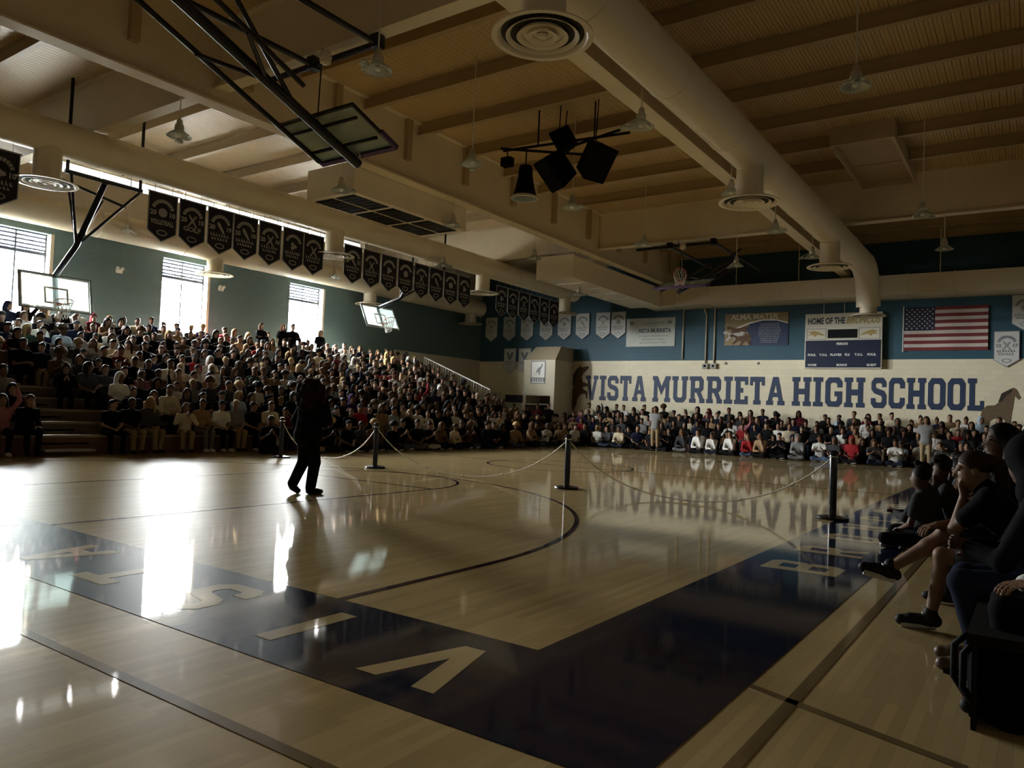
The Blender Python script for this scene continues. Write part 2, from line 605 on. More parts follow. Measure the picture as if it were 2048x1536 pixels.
# block capitals (units: cap height 14)
GL = {
    'V': (12, [[(4.4, 0), (7.6, 0), (10.6, 11.8), (12, 11.8), (12, 14), (7.4, 14), (7.4, 11.8), (8.2, 11.8), (6, 4.2), (3.8, 11.8), (4.6, 11.8), (4.6, 14), (0, 14), (0, 11.8), (1.4, 11.8)]]),
    'I': (6, [[(0, 0), (6, 0), (6, 2.2), (4.6, 2.2), (4.6, 11.8), (6, 11.8), (6, 14), (0, 14), (0, 11.8), (1.4, 11.8), (1.4, 2.2), (0, 2.2)]]),
    'S': (10.2, [[(0, 4.6), (0, 2), (2, 0), (8.2, 0), (10.2, 2), (10.2, 6), (8.4, 8), (3.6, 9.2), (3, 9.8), (3, 10.8), (3.6, 11.4), (6.6, 11.4), (7.2, 10.8), (7.2, 9.6), (10, 9.6), (10, 12), (8, 14), (2.2, 14), (0.2, 12), (0.2, 8.6), (2, 6.8), (6.6, 5.6), (7.2, 5), (7.2, 3.4), (6.6, 2.6), (3.6, 2.6), (3, 3.4), (3, 4.6)]]),
    'T': (10, [[(2.5, 0), (7.5, 0), (7.5, 2.2), (6.6, 2.2), (6.6, 11.4), (8, 11.4), (8, 9.6), (10, 9.6), (10, 14), (0, 14), (0, 9.6), (2, 9.6), (2, 11.4), (3.4, 11.4), (3.4, 2.2), (2.5, 2.2)]]),
    'A': (12, [[(0, 0), (4.6, 0), (4.6, 2.2), (3.8, 2.2), (4.3, 4), (7.7, 4), (8.2, 2.2), (7.4, 2.2), (7.4, 0), (12, 0), (12, 2.2), (11, 2.2), (7.8, 14), (4.2, 14), (1, 2.2), (0, 2.2)], [(4.9, 6.2), (7.1, 6.2), (6, 10.4)]]),
    'M': (14, [[(0, 0), (4.6, 0), (4.6, 2.2), (3.8, 2.2), (3.8, 9), (7, 3.6), (10.2, 9), (10.2, 2.2), (9.4, 2.2), (9.4, 0), (14, 0), (14, 2.2), (13, 2.2), (13, 11.8), (14, 11.8), (14, 14), (10.2, 14), (7, 8.4), (3.8, 14), (0, 14), (0, 11.8), (1, 11.8), (1, 2.2), (0, 2.2)]]),
    'U': (12, [[(3.2, 0), (8.8, 0), (11, 2.2), (11, 11.8), (12, 11.8), (12, 14), (7.2, 14), (7.2, 11.8), (8, 11.8), (8, 3.4), (7.2, 2.6), (4.8, 2.6), (4, 3.4), (4, 11.8), (4.8, 11.8), (4.8, 14), (0, 14), (0, 11.8), (1, 11.8), (1, 2.2)]]),
    'R': (11.4, [[(0, 0), (4.8, 0), (4.8, 2.2), (4, 2.2), (4, 5.4), (5.4, 5.4), (7.6, 2), (7.6, 0), (11.4, 0), (11.4, 2.2), (10.6, 2.2), (8.6, 5.6), (10.4, 7.2), (10.4, 12), (8.6, 14), (0, 14), (0, 11.8), (1, 11.8), (1, 2.2), (0, 2.2)], [(4, 7.8), (6.8, 7.8), (7.4, 8.4), (7.4, 11), (6.8, 11.6), (4, 11.6)]]),
    'E': (9.5, [[(0, 0), (9.5, 0), (9.5, 4.2), (7.3, 4.2), (7.3, 2.4), (4.2, 2.4), (4.2, 5.8), (6.2, 5.8), (6.2, 8.2), (4.2, 8.2), (4.2, 11.6), (7.3, 11.6), (7.3, 9.8), (9.5, 9.8), (9.5, 14), (0, 14), (0, 11.8), (1, 11.8), (1, 2.2), (0, 2.2)]]),
    'H': (12, [[(0, 0), (5, 0), (5, 2.2), (4, 2.2), (4, 5.6), (8, 5.6), (8, 2.2), (7, 2.2), (7, 0), (12, 0), (12, 2.2), (11, 2.2), (11, 11.8), (12, 11.8), (12, 14), (7, 14), (7, 11.8), (8, 11.8), (8, 8.4), (4, 8.4), (4, 11.8), (5, 11.8), (5, 14), (0, 14), (0, 11.8), (1, 11.8), (1, 2.2), (0, 2.2)]]),
    'G': (10.4, [[(2.2, 0), (8.4, 0), (10.4, 2), (10.4, 7.4), (5.8, 7.4), (5.8, 5), (7.4, 5), (7.4, 3.4), (6.6, 2.6), (4, 2.6), (3.2, 3.4), (3.2, 10.6), (4, 11.4), (6.6, 11.4), (7.4, 10.6), (7.4, 9.2), (10.4, 9.2), (10.4, 12), (8.4, 14), (2.2, 14), (0.2, 12), (0.2, 2)]]),
    'C': (10.4, [[(2.2, 0), (8.4, 0), (10.4, 2), (10.4, 5), (7.4, 5), (7.4, 3.4), (6.6, 2.6), (4, 2.6), (3.2, 3.4), (3.2, 10.6), (4, 11.4), (6.6, 11.4), (7.4, 10.6), (7.4, 9.2), (10.4, 9.2), (10.4, 12), (8.4, 14), (2.2, 14), (0.2, 12), (0.2, 2)]]),
    'O': (10.6, [[(2.2, 0), (8.4, 0), (10.6, 2.2), (10.6, 11.8), (8.4, 14), (2.2, 14), (0, 11.8), (0, 2.2)], [(4, 2.6), (6.6, 2.6), (7.4, 3.4), (7.4, 10.6), (6.6, 11.4), (4, 11.4), (3.2, 10.6), (3.2, 3.4)]]),
    'L': (9.5, [[(0, 0), (9.5, 0), (9.5, 4.4), (7.3, 4.4), (7.3, 2.4), (4.2, 2.4), (4.2, 11.8), (5.2, 11.8), (5.2, 14), (0, 14), (0, 11.8), (1, 11.8), (1, 2.2), (0, 2.2)]]),
}
# plain capitals used on the floor
GF = dict(GL)
GF.update({
    'V': (11, [[(4, 0), (7, 0), (11, 14), (8, 14), (5.5, 4.6), (3, 14), (0, 14)]]),
    'I': (3, [[(0, 0), (3, 0), (3, 14), (0, 14)]]),
    'T': (10, [[(3.5, 0), (6.5, 0), (6.5, 11.2), (10, 11.2), (10, 14), (0, 14), (0, 11.2), (3.5, 11.2)]]),
    'A': (11, [[(0, 0), (3, 0), (3.9, 3.4), (7.1, 3.4), (8, 0), (11, 0), (7, 14), (4, 14)], [(4.6, 6), (6.4, 6), (5.5, 9.6)]]),
    'M': (13, [[(0, 0), (3, 0), (3, 8.6), (6.5, 3), (10, 8.6), (10, 0), (13, 0), (13, 14), (10, 14), (6.5, 8), (3, 14), (0, 14)]]),
    'U': (10, [[(2, 0), (8, 0), (10, 2), (10, 14), (7, 14), (7, 2.8), (3, 2.8), (3, 14), (0, 14), (0, 2)]]),
    'R': (10.4, [[(0, 0), (3, 0), (3, 5), (5, 5), (7, 0), (10.4, 0), (8, 5.4), (10, 7), (10, 12), (8, 14), (0, 14)], [(3, 7.6), (7, 7.6), (7, 11.4), (3, 11.4)]]),
    'E': (9, [[(0, 0), (9, 0), (9, 2.8), (3, 2.8), (3, 5.6), (7.6, 5.6), (7.6, 8.4), (3, 8.4), (3, 11.2), (9, 11.2), (9, 14), (0, 14)]]),
    'B': (10.4, [[(0, 0), (8.6, 0), (10.4, 1.8), (10.4, 6), (9.4, 7), (10.4, 8), (10.4, 12.2), (8.6, 14), (0, 14)], [(3, 2.6), (7.4, 2.6), (7.4, 5.8), (3, 5.8)], [(3, 8.2), (7.4, 8.2), (7.4, 11.4), (3, 11.4)]]),
    'N': (10.4, [[(0, 0), (3, 0), (3, 8.6), (7.4, 0), (10.4, 0), (10.4, 14), (7.4, 14), (7.4, 5.4), (3, 14), (0, 14)]]),
})
_U = 0.65 / 14


def floor_word(s, start, pitch, ax, up, origin):
    """letters of cap height 0.65 m; ax = reading direction, up = towards the letters' tops"""
    for i, ch in enumerate(s):
        if ch == ' ':
            continue
        w, loops = GF[ch]
        me = poly_mesh('letter', [[((x - w / 2) * _U, y * _U) for x, y in L] for L in loops], 0.002)
        o = obj('letter', me, FT, fl)
        o.matrix_local = frame(Vector(origin) + Vector(ax) * (start + pitch * i), ax, up, Vector(ax).cross(Vector(up)))


# read from inside the court, looking out over the near baseline
floor_word('VISTA MURRIETA', 0.0, 1.0, (-1, 0, 0), (0, -1, 0), (-2.52, 3.36, ZL + 0.0015))
# along the sideline, read from the stands beside it
floor_word('BRONCOS', 0.0, 1.15, (0, 1, 0), (-1, 0, 0), (-1.40, 7.25, ZL + 0.0015))

# ---- walls
BLUE = (0.105, 0.165, 0.17)
OFFW = (0.66, 0.60, 0.48)
WM_L = brick_wall_mat('block_wall_windows', OFFW, 4.05, BLUE, ymin=26.2, ztop=6.45)
WM_F = brick_wall_mat('block_wall_lettered', (0.76, 0.685, 0.50), 4.0, (0.022, 0.078, 0.112))
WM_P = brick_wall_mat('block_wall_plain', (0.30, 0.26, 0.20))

loops = [rect(YB, -0.1, YW + 0.4, ZC + 0.3)]
for a, b in WIN_Y:
    loops.append(rect(a, WIN_Z[0], b, WIN_Z[1]))
loops.append(rect(CLE_Y[0], CLE_Z[0], CLE_Y[1], CLE_Z[1]))
wl = obj('wall_left', poly_mesh('wall_left', loops, 0.36), WM_L)
wl.matrix_world = frame((XW - 0.18, 0, 0), (0, 1, 0), (0, 0, 1), (1, 0, 0))
tag(wl, 'blue painted block wall with tall windows above the stands', kind='structure')
wf = MB().box((XW, YW, -0.1), (XR, YW + 0.3, ZC + 0.3)).build('wall_far', WM_F)
tag(wf, 'block wall, white below and dark blue above, carrying the big lettering', kind='structure')
wr = MB().box((XR, YB, -0.1), (XR + 0.3, YW + 0.3, ZC + 0.3)).build('wall_right', WM_P)
tag(wr, 'unlit block wall behind the right-hand stands', kind='structure')
wb = MB().box((XW - 0.3, YB - 0.3, -0.1), (XR + 0.3, YB, ZC + 0.3)).build('wall_back', WM_P)
tag(wb, 'unlit block wall behind the camera', kind='structure')

# ---- windows: frame, mullion, transom with louvre slats, panes
for i, (a, b) in enumerate(WIN_Y):
    z0, z1 = WIN_Z
    x = XW - 0.30
    fr = MB()
    t = 0.04
    me = poly_mesh('window_frame', [rect(a, z0, b, z1), rect(a + t, z0 + t, b - t, z1 - t)], 0.08)
    w = obj('window_%d' % (i + 1), me, WINF)
    w.matrix_world = frame((x, 0, 0), (0, 1, 0), (0, 0, 1), (1, 0, 0))
    tag(w, ['nearest tall window, behind the first basketball backboard',
            'middle tall window, between the two blue wall bays', 'farthest tall window, nearest the lettered wall'][i], kind='structure')
    inv = w.matrix_world.inverted()

    def child(name, mb, m):
        o = mb.build(name, m, w)
        o.matrix_local = inv
        return o
    ym = (a + b) / 2
    zt = z1 - 0.62
    child('mullion', MB().box((x - 0.04, ym - 0.025, z0 + t), (x + 0.05, ym + 0.025, z1 - t)), WINF)
    child('transom', MB().box((x - 0.04, a + t, zt - 0.05), (x + 0.055, b - t, zt + 0.05)), WINF)
    for (p, q) in ((a + t, ym - 0.025), (ym + 0.025, b - t)):
        child('pane', MB().box((x - 0.008, p, z0 + t), (x, q, zt - 0.05)), PANE)
        child('pane', MB().box((x - 0.008, p, zt + 0.05), (x, q, z1 - t)), PANE)
        for k in range(4):
            zz = zt + 0.11 + k * 0.125
            child('louvre_slat', MB().obox((x + 0.025, (p + q) / 2, zz), (0.012, 0, 0.030), (0, (q - p) / 2, 0), (-0.008, 0, 0.004)), WINF)
    # cream reveal lining of the far jamb and the sill
    child('reveal', MB().box((XW - 0.25, b - 0.002, z0), (XW + 0.02, b + 0.10, z1)), CREAM)
    child('sill', MB().box((XW - 0.25, a - 0.05, z0 - 0.06), (XW + 0.08, b + 0.05, z0)), CREAM)

me = poly_mesh('window_frame', [rect(CLE_Y[0], CLE_Z[0], CLE_Y[1], CLE_Z[1]), rect(CLE_Y[0] + 0.03, CLE_Z[0] + 0.03, CLE_Y[1] - 0.03, CLE_Z[1] - 0.03)], 0.06)
w = obj('window_4', me, CREAM)
w.matrix_world = frame((XW - 0.30, 0, 0), (0, 1, 0), (0, 0, 1), (1, 0, 0))
tag(w, 'long narrow strip of daylight glazing just under the roof', kind='structure')
inv = w.matrix_world.inverted()
_n = 13
for k in range(_n):
    a = CLE_Y[0] + 0.03 + (CLE_Y[1] - CLE_Y[0] - 0.06) * k / _n
    b = CLE_Y[0] + 0.03 + (CLE_Y[1] - CLE_Y[0] - 0.06) * (k + 1) / _n
    o = MB().box((XW - 0.305, a + 0.01, CLE_Z[0] + 0.03), (XW - 0.298, b - 0.01, CLE_Z[1] - 0.03)).build('pane', FROST, w)
    o.matrix_local = inv

# ---- roof deck, girders, beams, purlins
ce = MB().box((XW - 0.3, YB - 0.3, ZC), (XR + 0.3, YW + 0.3, ZC + 0.2)).build('ceiling', deck_mat())
tag(ce, 'ribbed tan metal roof deck on steel girders', kind='structure')
GZ = 7.28


def ibeam(p0, p1, depth, fw, ft=0.03, tw=0.03):
    """I section hanging below the deck from p0 to p1 (bottom-centre line)"""
    a, b = Vector(p0), Vector(p1)
    d = (b - a).normalized()
    x = d.cross(Vector((0, 0, 1)))
    up = Vector((0, 0, 1))
    h = [(-fw / 2, 0), (fw / 2, 0), (fw / 2, ft), (tw / 2, ft), (tw / 2, depth - ft), (fw / 2, depth - ft), (fw / 2, depth), (-fw / 2, depth), (-fw / 2, depth - ft), (-tw / 2, depth - ft), (-tw / 2, ft), (-fw / 2, ft)]
    mb = MB()
    V = [a + x * u + up * v for u, v in h] + [b + x * u + up * v for u, v in h]
    n = len(h)
    F = [(k, (k + 1) % n, n + (k + 1) % n, n + k) for k in range(n)] + [tuple(reversed(range(n))), tuple(range(n, 2 * n))]
    return mb.add(V, F)


for gx in (-13.78, -6.35, 0.6):
    g = ibeam((gx, YB + 0.01, GZ), (gx, YW - 0.01, GZ), ZC - GZ, 0.36, 0.04, 0.06).build('girder', CREAM_D, ce)
    for k in range(15):
        y = YB + 1.2 + 2.45 * k
        mb = MB()
        mb.box((gx + 0.03, y - 0.09, GZ + 0.55), (gx + 0.16, y + 0.09, ZC))
        mb.build('stiffener', TAN_STEEL, g)
for by_ in (0.7, 8.83, 25.1):
    for xa, xb in ((XW, -13.82), (-13.74, -6.39), (-6.31, 0.56), (0.64, XR)):
        ibeam((xa, by_, 7.6), (xb, by_, 7.6), ZC - 7.6, 0.30, 0.035, 0.04).build('beam', CREAM_D, ce)
pu = None
for k in range(19):
    y = YB + 1.0 + 1.98 * k
    if min(abs(y - q) for q in (0.7, 8.83, 25.1)) < 0.5:
        continue
    me = ibeam((XW, 0, 0), (XR, 0, 0), 0.32, 0.14, 0.02, 0.03).mesh('purlin') if pu is None else pu
    pu = me
    obj('purlin', me, TAN_STEEL, ce, loc=(0, y, ZC - 0.32))

# ------------------------------------------------------------------ ducts with round diffusers
DUCT = mat('duct_paint', (0.74, 0.65, 0.48), 0.42, var=0.05, scale=1.0, spec=0.4)
DARKIN = mat('grille_dark_and_shade', (0.02, 0.017, 0.012), 0.8)  # near-black for the grilles and for the shade painted inside diffusers


def diffuser_part(root, x, y, ztop, zbot, nr=0.29, dr=0.65):
    n = MB().lathe([(nr, zbot + 0.04), (nr, ztop)], 28, (x, y, 0)).build('neck', DUCT, root)
    auto_smooth(n)
    prof = [(nr + 0.01, zbot + 0.10), (dr - 0.06, zbot + 0.045), (dr, zbot + 0.02), (dr, zbot), (dr - 0.07, zbot + 0.0), (dr - 0.12, zbot + 0.05), (nr - 0.02, zbot + 0.085)]
    d = MB().lathe(prof, 36, (x, y, 0), close=True).build('diffuser', DUCT, root)
    auto_smooth(d)
    for a, b, dz in ((0.47, 0.42, 0.0), (0.33, 0.27, -0.005), (0.20, 0.14, -0.01)):
        c = MB().lathe([(a * dr / 0.65, zbot + dz), (a * dr / 0.65 - 0.012, zbot + dz), (b * dr / 0.65 - 0.01, zbot + 0.035 + dz), (b * dr / 0.65, zbot + 0.04 + dz)], 32, (x, y, 0), close=True)
        auto_smooth(c.build('diffuser_ring', DUCT, d))
    auto_smooth(MB().lathe([(0.001, zbot - 0.02), (0.05, zbot - 0.01), (0.075, zbot + 0.02), (0.001, zbot + 0.05)], 20, (x, y, 0)).build('diffuser_cone', DUCT, d))
    MB().lathe([(dr - 0.115, zbot + 0.048), (dr - 0.115, zbot + 0.056)], 28, (x, y, 0)).build('diffuser_gap_shade', DARKIN, d)  # dark disc added in place of the shade between the rings


def round_duct(name, label, x, z, r, pts, ys, zd, zend=None):
    t = thing(name, label, 'air duct', (x, (pts[0][1] + pts[-1][1]) / 2, 0))
    inv = t.matrix_basis.inverted()

    class P:  # parts are built in world coordinates and re-based
        pass
    before = set(bpy.data.objects)
    d = MB().tube(pts, r, 28).build('duct_run', DUCT, t)
    auto_smooth(d, 50)
    L = [p[1] for p in pts]
    y = min(L) + 1.2
    while y < max(L) - 1.0:
        if abs(pts[0][0] - x) < 0.01:
            b = MB().lathe([(r + 0.002, -0.03), (r + 0.012, -0.02), (r + 0.012, 0.02), (r + 0.002, 0.03)], 28).build('seam_band', DUCT, t)
            b.matrix_basis = frame((x, y, z), (1, 0, 0), (0, 0, 1), (0, -1, 0))
        y += 2.9
    for yy in ys:
        diffuser_part(t, x, yy, z - r * 0.6, zd)
    for o in set(bpy.data.objects) - before:
        if o.parent is t:
            o.matrix_parent_inverse = inv
    return t


def elbow(x, y0, z0, rad, n=6):
    """turn from running along +Y to straight down"""
    return [(x, y0 + rad * math.sin(a), z0 - rad + rad * math.cos(a)) for a in [math.pi / 2 * k / n for k in range(n + 1)]]


round_duct('air_duct', 'long round cream air duct with three big diffusers at upper right of centre', -5.2, 7.17, 0.42,
           [(-5.2, YB + 0.05, 7.17), (-5.2, 28.9, 7.17)] + elbow(-5.2, 29.1, 7.17, 1.4), [-0.4, 7.8, 16.2, 24.0], 6.08)
ad = bpy.data.objects['air_duct']
_b = set(bpy.data.objects)
diffuser_part(ad, -5.2, 30.5, 5.9, 5.42, 0.30, 0.62)
for o in set(bpy.data.objects) - _b:
    if o.parent is ad:
        o.matrix_parent_inverse = ad.matrix_basis.inverted()
round_duct('air_duct', 'round cream air duct that the row of dark pennant banners hangs from', -18.5, 7.15, 0.40,
           [(-18.5, YB + 0.05, 7.15), (-18.5, 31.4, 7.15)], [-0.8, 7.69, 16.23, 24.1, 30.6], 6.05)
round_duct('air_duct', 'low round cream duct running along the top of the window wall', -24.5, 6.72, 0.42,
           [(-24.5, YB + 0.05, 6.72), (-24.5, 31.8, 6.72)], [0.6, 8.3, 15.95, 23.7, 31.0], 5.82)

# square ducts: one along the lettered wall, one slotted plenum joining it, one return-air box with six grilles
t = thing('wall_duct', 'cream rectangular duct of jointed panels along the lettered wall', 'air duct', (-4.4, 32.2, 6.35))
inv = t.matrix_basis.inverted()
x = -14.9
while x < XR - 0.2:
    x2 = min(x + 1.55, XR - 0.02)
    o = MB().box((x + 0.012, 31.6, 6.36), (x2 - 0.012, YW - 0.01, 7.12)).build('duct_panel', DUCT, t)
    o.matrix_parent_inverse = inv
    if x > -14.8:
        o = MB().box((x - 0.02, 31.58, 6.34), (x + 0.02, YW - 0.01, 7.14)).build('duct_seam', CREAM_D, t)
        o.matrix_parent_inverse = inv
    x = x2
for x in (-13.2, -10.7, -8.1, -3.0):
    o = MB().tube([(x, 31.9, 7.12), (x, 31.9, ZC)], 0.02, 6).build('hanger_rod', CREAM_D, t)
    o.matrix_parent_inverse = inv

t = thing('supply_plenum', 'cream box duct with five pale slots in its underside near the lettered wall', 'air duct', (-14.6, 27.5, 6.3))
inv = t.matrix_basis.inverted()
o = MB().box((-15.5, 23.6, 6.32), (-14.0, 31.55, 7.15)).build('plenum_box', DUCT, t)
o.matrix_parent_inverse = inv
for k in range(5):
    y = 24.7 + 1.35 * k
    o = MB().box((-15.3, y - 0.06, 6.285), (-14.15, y + 0.06, 6.325)).build('slot_diffuser', WHITE, t)
    o.matrix_parent_inverse = inv
o = MB().box((-15.55, 23.55, 6.30), (-13.95, 23.62, 7.17)).build('end_cap', DUCT, t)
o.matrix_parent_inverse = inv

t = thing('return_air_box', 'cream return-air box with six dark grilles beside the girder', 'air duct', (-14.9, 15.0, 6.6))
inv = t.matrix_basis.inverted()
o = MB().box((-15.75, 12.8, 6.62), (-14.0, 17.3, 7.4)).build('plenum_box', DUCT, t)
o.matrix_parent_inverse = inv
for i in range(3):
    for j in range(2):
        x0, y0 = -15.62 + 0.78 * j, 12.98 + 1.42 * i
        g = MB().box((x0, y0, 6.60), (x0 + 0.66, y0 + 1.26, 6.625)).build('grille', DARKIN, t)
        g.matrix_parent_inverse = inv
        for k in range(6):
            yy = y0 + 0.1 + 0.21 * k
            s = MB().obox((x0 + 0.33, yy, 6.592), (0.33, 0, 0), (0, 0.035, 0.012), (0, -0.001, 0.003)).build('grille_slat', DARKIN, g)

# ------------------------------------------------------------------ pendant lamps
LAMPG = glass_mat('lamp_dish_glass', (0.80, 0.78, 0.70), 0.22, 0.15, 0.45)
LAMPM = mat('lamp_housing', (0.55, 0.52, 0.44), 0.35, metal=0.4)
LZ = 6.6
_lm = {}


def lamp_meshes():
    _lm['cord'] = MB().tube([(0, 0, 0.28), (0, 0, ZC - LZ)], 0.014, 6).mesh('cord')
    _lm['housing'] = MB().lathe([(0.03, 0.30), (0.055, 0.27), (0.06, 0.20), (0.085, 0.17), (0.09, 0.05), (0.07, 0.03)], 16).mesh('housing', True)
    _lm['reflector'] = MB().lathe([(0.085, 0.07), (0.12, 0.04), (0.19, -0.01), (0.235, -0.05), (0.245, -0.055), (0.235, -0.062), (0.185, -0.025), (0.115, 0.025), (0.08, 0.055)], 24, close=True).mesh('reflector', True)
    _lm['bulb'] = MB().lathe([(0.001, -0.06), (0.04, -0.05), (0.055, -0.01), (0.04, 0.03), (0.025, 0.06)], 14).mesh('bulb', True)
    mb = MB().lathe([(0.02, 0.0), (0.035, -0.01), (0.085, -0.07), (0.09, -0.075), (0.08, -0.075), (0.03, -0.02)], 14, close=True)
    _lm['side_lamp'] = mb.mesh('side_lamp', True)
    _lm['bracket'] = MB().bar((0.08, 0, 0.10), (0.29, 0, 0.0), 0.02, 0.02).mesh('bracket')


lamp_meshes()
LAMPS = [(-8.5, 8.15, 'beside the folded near basketball hoop'), (-14.15, 8.25, 'over the return-air box end, above the pennants'), (-9.95, 12.4, 'between the girder and the loudspeaker cluster'),
         (-5.92, 12.2, 'in front of the right-hand girder'), (-14.05, 12.45, 'hanging by the near end of the return-air box'), (-13.75, 16.4, 'below the far end of the return-air box'),
         (-9.75, 16.3, 'just below the black loudspeakers'), (-9.9, 20.9, 'in the middle of the far ceiling bay'), (-14.1, 21.2, 'left of the slotted supply plenum'),
         (-8.4, 25.0, 'next to the folded far hoop'), (-5.95, 20.85, 'right of the second diffuser on the right duct'), (-5.85, 24.6, 'left of the third diffuser on the right duct'),
         (-2.25, 24.9, 'alone in the dark right ceiling near the flag'), (-2.35, 12.3, 'alone in the dark right ceiling, nearest the camera'), (-24.05, 12.5, 'against the lit soffit, over the blue wall'),
         (-24.05, 21.2, 'under the pennants, above the farthest window'), (-20.9, 25.1, 'beside the second side hoop mast'), (-5.85, 16.9, 'half hidden behind the second right diffuser'),
         (-2.35, 20.7, 'faint in the dark right ceiling, in the middle'), (-14.5, 25.0, 'under the slotted supply plenum'), (-17.9, 20.9, 'beside the pennant duct, far half')]
for x, y, where in LAMPS:
    z = LZ if abs(x + 14.1) > 0.6 or y != 25.0 else 5.95
    t = thing('pendant_lamp', 'unlit pendant lamp ' + where, 'lamp', (x, y, z), 0.4 * x + y, 'unlit pendant lamps under the roof')
    for k, m in (('cord', CORD), ('housing', LAMPM), ('reflector', LAMPG), ('bulb', WHITE)):
        if k == 'cord' and -15.7 < x < -13.6:
            obj(k, MB().tube([(0, 0, 0.28), (0, 0, 0.45 if y == 25.0 else (7.29 if x > -14 else ZC) - z)], 0.014, 6).mesh('cord'), m, t)
        else:
            obj(k, _lm[k], m, t)
    s = obj('side_lamp', _lm['side_lamp'], LAMPG, t, loc=(0.30, 0, -0.0))
    obj('bracket', _lm['bracket'], LAMPM, t)

# ------------------------------------------------------------------ basketball hoops
NETM = mat('net_cord', (0.75, 0.72, 0.66), 0.7)
PADM = mat('purple_pad', (0.07, 0.03, 0.10), 0.55)


def hoop(label, M, bw, bh, mast, extra, pad=False, net_dir=None):
    """M: board frame (x = width, y = board's own up, z = front), origin at board centre"""
    t = thing('basketball_hoop', label, 'basketball hoop', M.to_translation())
    inv = t.matrix_basis.inverted()
    T = inv @ M

    def put(o, par=None):
        o.parent = par or t
        o.matrix_local = T if par is None else Matrix.Identity(4)
        return o
    bd = MB().box((-bw / 2 + 0.03, -bh / 2 + 0.03, -0.008), (bw / 2 - 0.03, bh / 2 - 0.03, 0.008)).build('backboard', GLASS)
    put(bd)
    fr = obj('board_frame', poly_mesh('board_frame', [rect(-bw / 2, -bh / 2, bw / 2, bh / 2), rect(-bw / 2 + 0.045, -bh / 2 + 0.045, bw / 2 - 0.045, bh / 2 - 0.045)], 0.05), BLACK_ST if pad else mat('board_frame_steel', (0.30, 0.33, 0.33), 0.35, metal=0.5))
    put(fr, bd)
    y0 = -bh / 2 + 0.18
    for nm, lp, zz in (('target_line', [rect(-0.305, y0, 0.305, y0 + 0.46), rect(-0.255, y0 + 0.05, 0.255, y0 + 0.41)], 0.012),
                       ('border_line', [rect(-bw / 2 + 0.05, -bh / 2 + 0.05, bw / 2 - 0.05, bh / 2 - 0.05), rect(-bw / 2 + 0.085, -bh / 2 + 0.085, bw / 2 - 0.085, bh / 2 - 0.085)], 0.012)):
        o = obj(nm, poly_mesh(nm, lp, 0.003), WHITE)
        put(o, bd)
        o.matrix_local = Matrix.Translation((0, 0, zz))
    if pad:
        put(MB().box((-bw / 2 - 0.02, -bh / 2 - 0.05, -0.045), (bw / 2 + 0.02, -bh / 2 + 0.03, 0.045)).build('edge_pad', PADM), bd)
        for s in (-1, 1):
            put(MB().box((s * bw / 2 - 0.03, -bh / 2, -0.04), (s * bw / 2 + 0.03, -bh / 2 + 0.38, 0.04)).build('edge_pad', PADM), bd)
    rc = Vector((0, -bh / 2 + 0.16, 0.39))
    ring = [(rc.x + 0.23 * math.cos(a), rc.y, rc.z + 0.23 * math.sin(a)) for a in [2 * math.pi * k / 24 for k in range(24)]]
    rm = put(MB().tube(ring, 0.012, 8, closed=True).build('rim', RED, smooth=True))
    put(MB().box((-0.07, rc.y - 0.02, 0.02), (0.07, rc.y + 0.015, 0.17)).build('rim_bracket', RED), rm)
    # net: strands between rings that narrow, following gravity direction in world space
    g = (T.to_3x3().inverted() @ Vector((0, 0, -1))) if net_dir is None else Vector(net_dir)
    g.normalize()
    nm = MB()
    n, rows = 12, 4

    def ringp(row, k):
        f = row / rows
        rad = 0.23 - 0.11 * f
        a = 2 * math.pi * (k + 0.5 * (row % 2)) / n
        return rc + Vector((rad * math.cos(a), 0, rad * math.sin(a))) + g * 0.45 * f
    for k in range(n):
        for s in (0, 1):
            pts = []
            kk = k
            for row in range(rows + 1):
                pts.append(ringp(row, kk))
                if s == 0 and row % 2 == 1:
                    kk += 1
                if s == 1 and row % 2 == 0:
                    kk -= 1
            nm.tube(pts, 0.006, 4, caps=False)
    put(nm.build('net', NETM))
    for nmn, pts, r, m in [('mast',) + mast] + extra:
        o = MB().tube(pts, r, 10).build(nmn, m, t)
        o.matrix_parent_inverse = inv
        auto_smooth(o, 50)
    return t


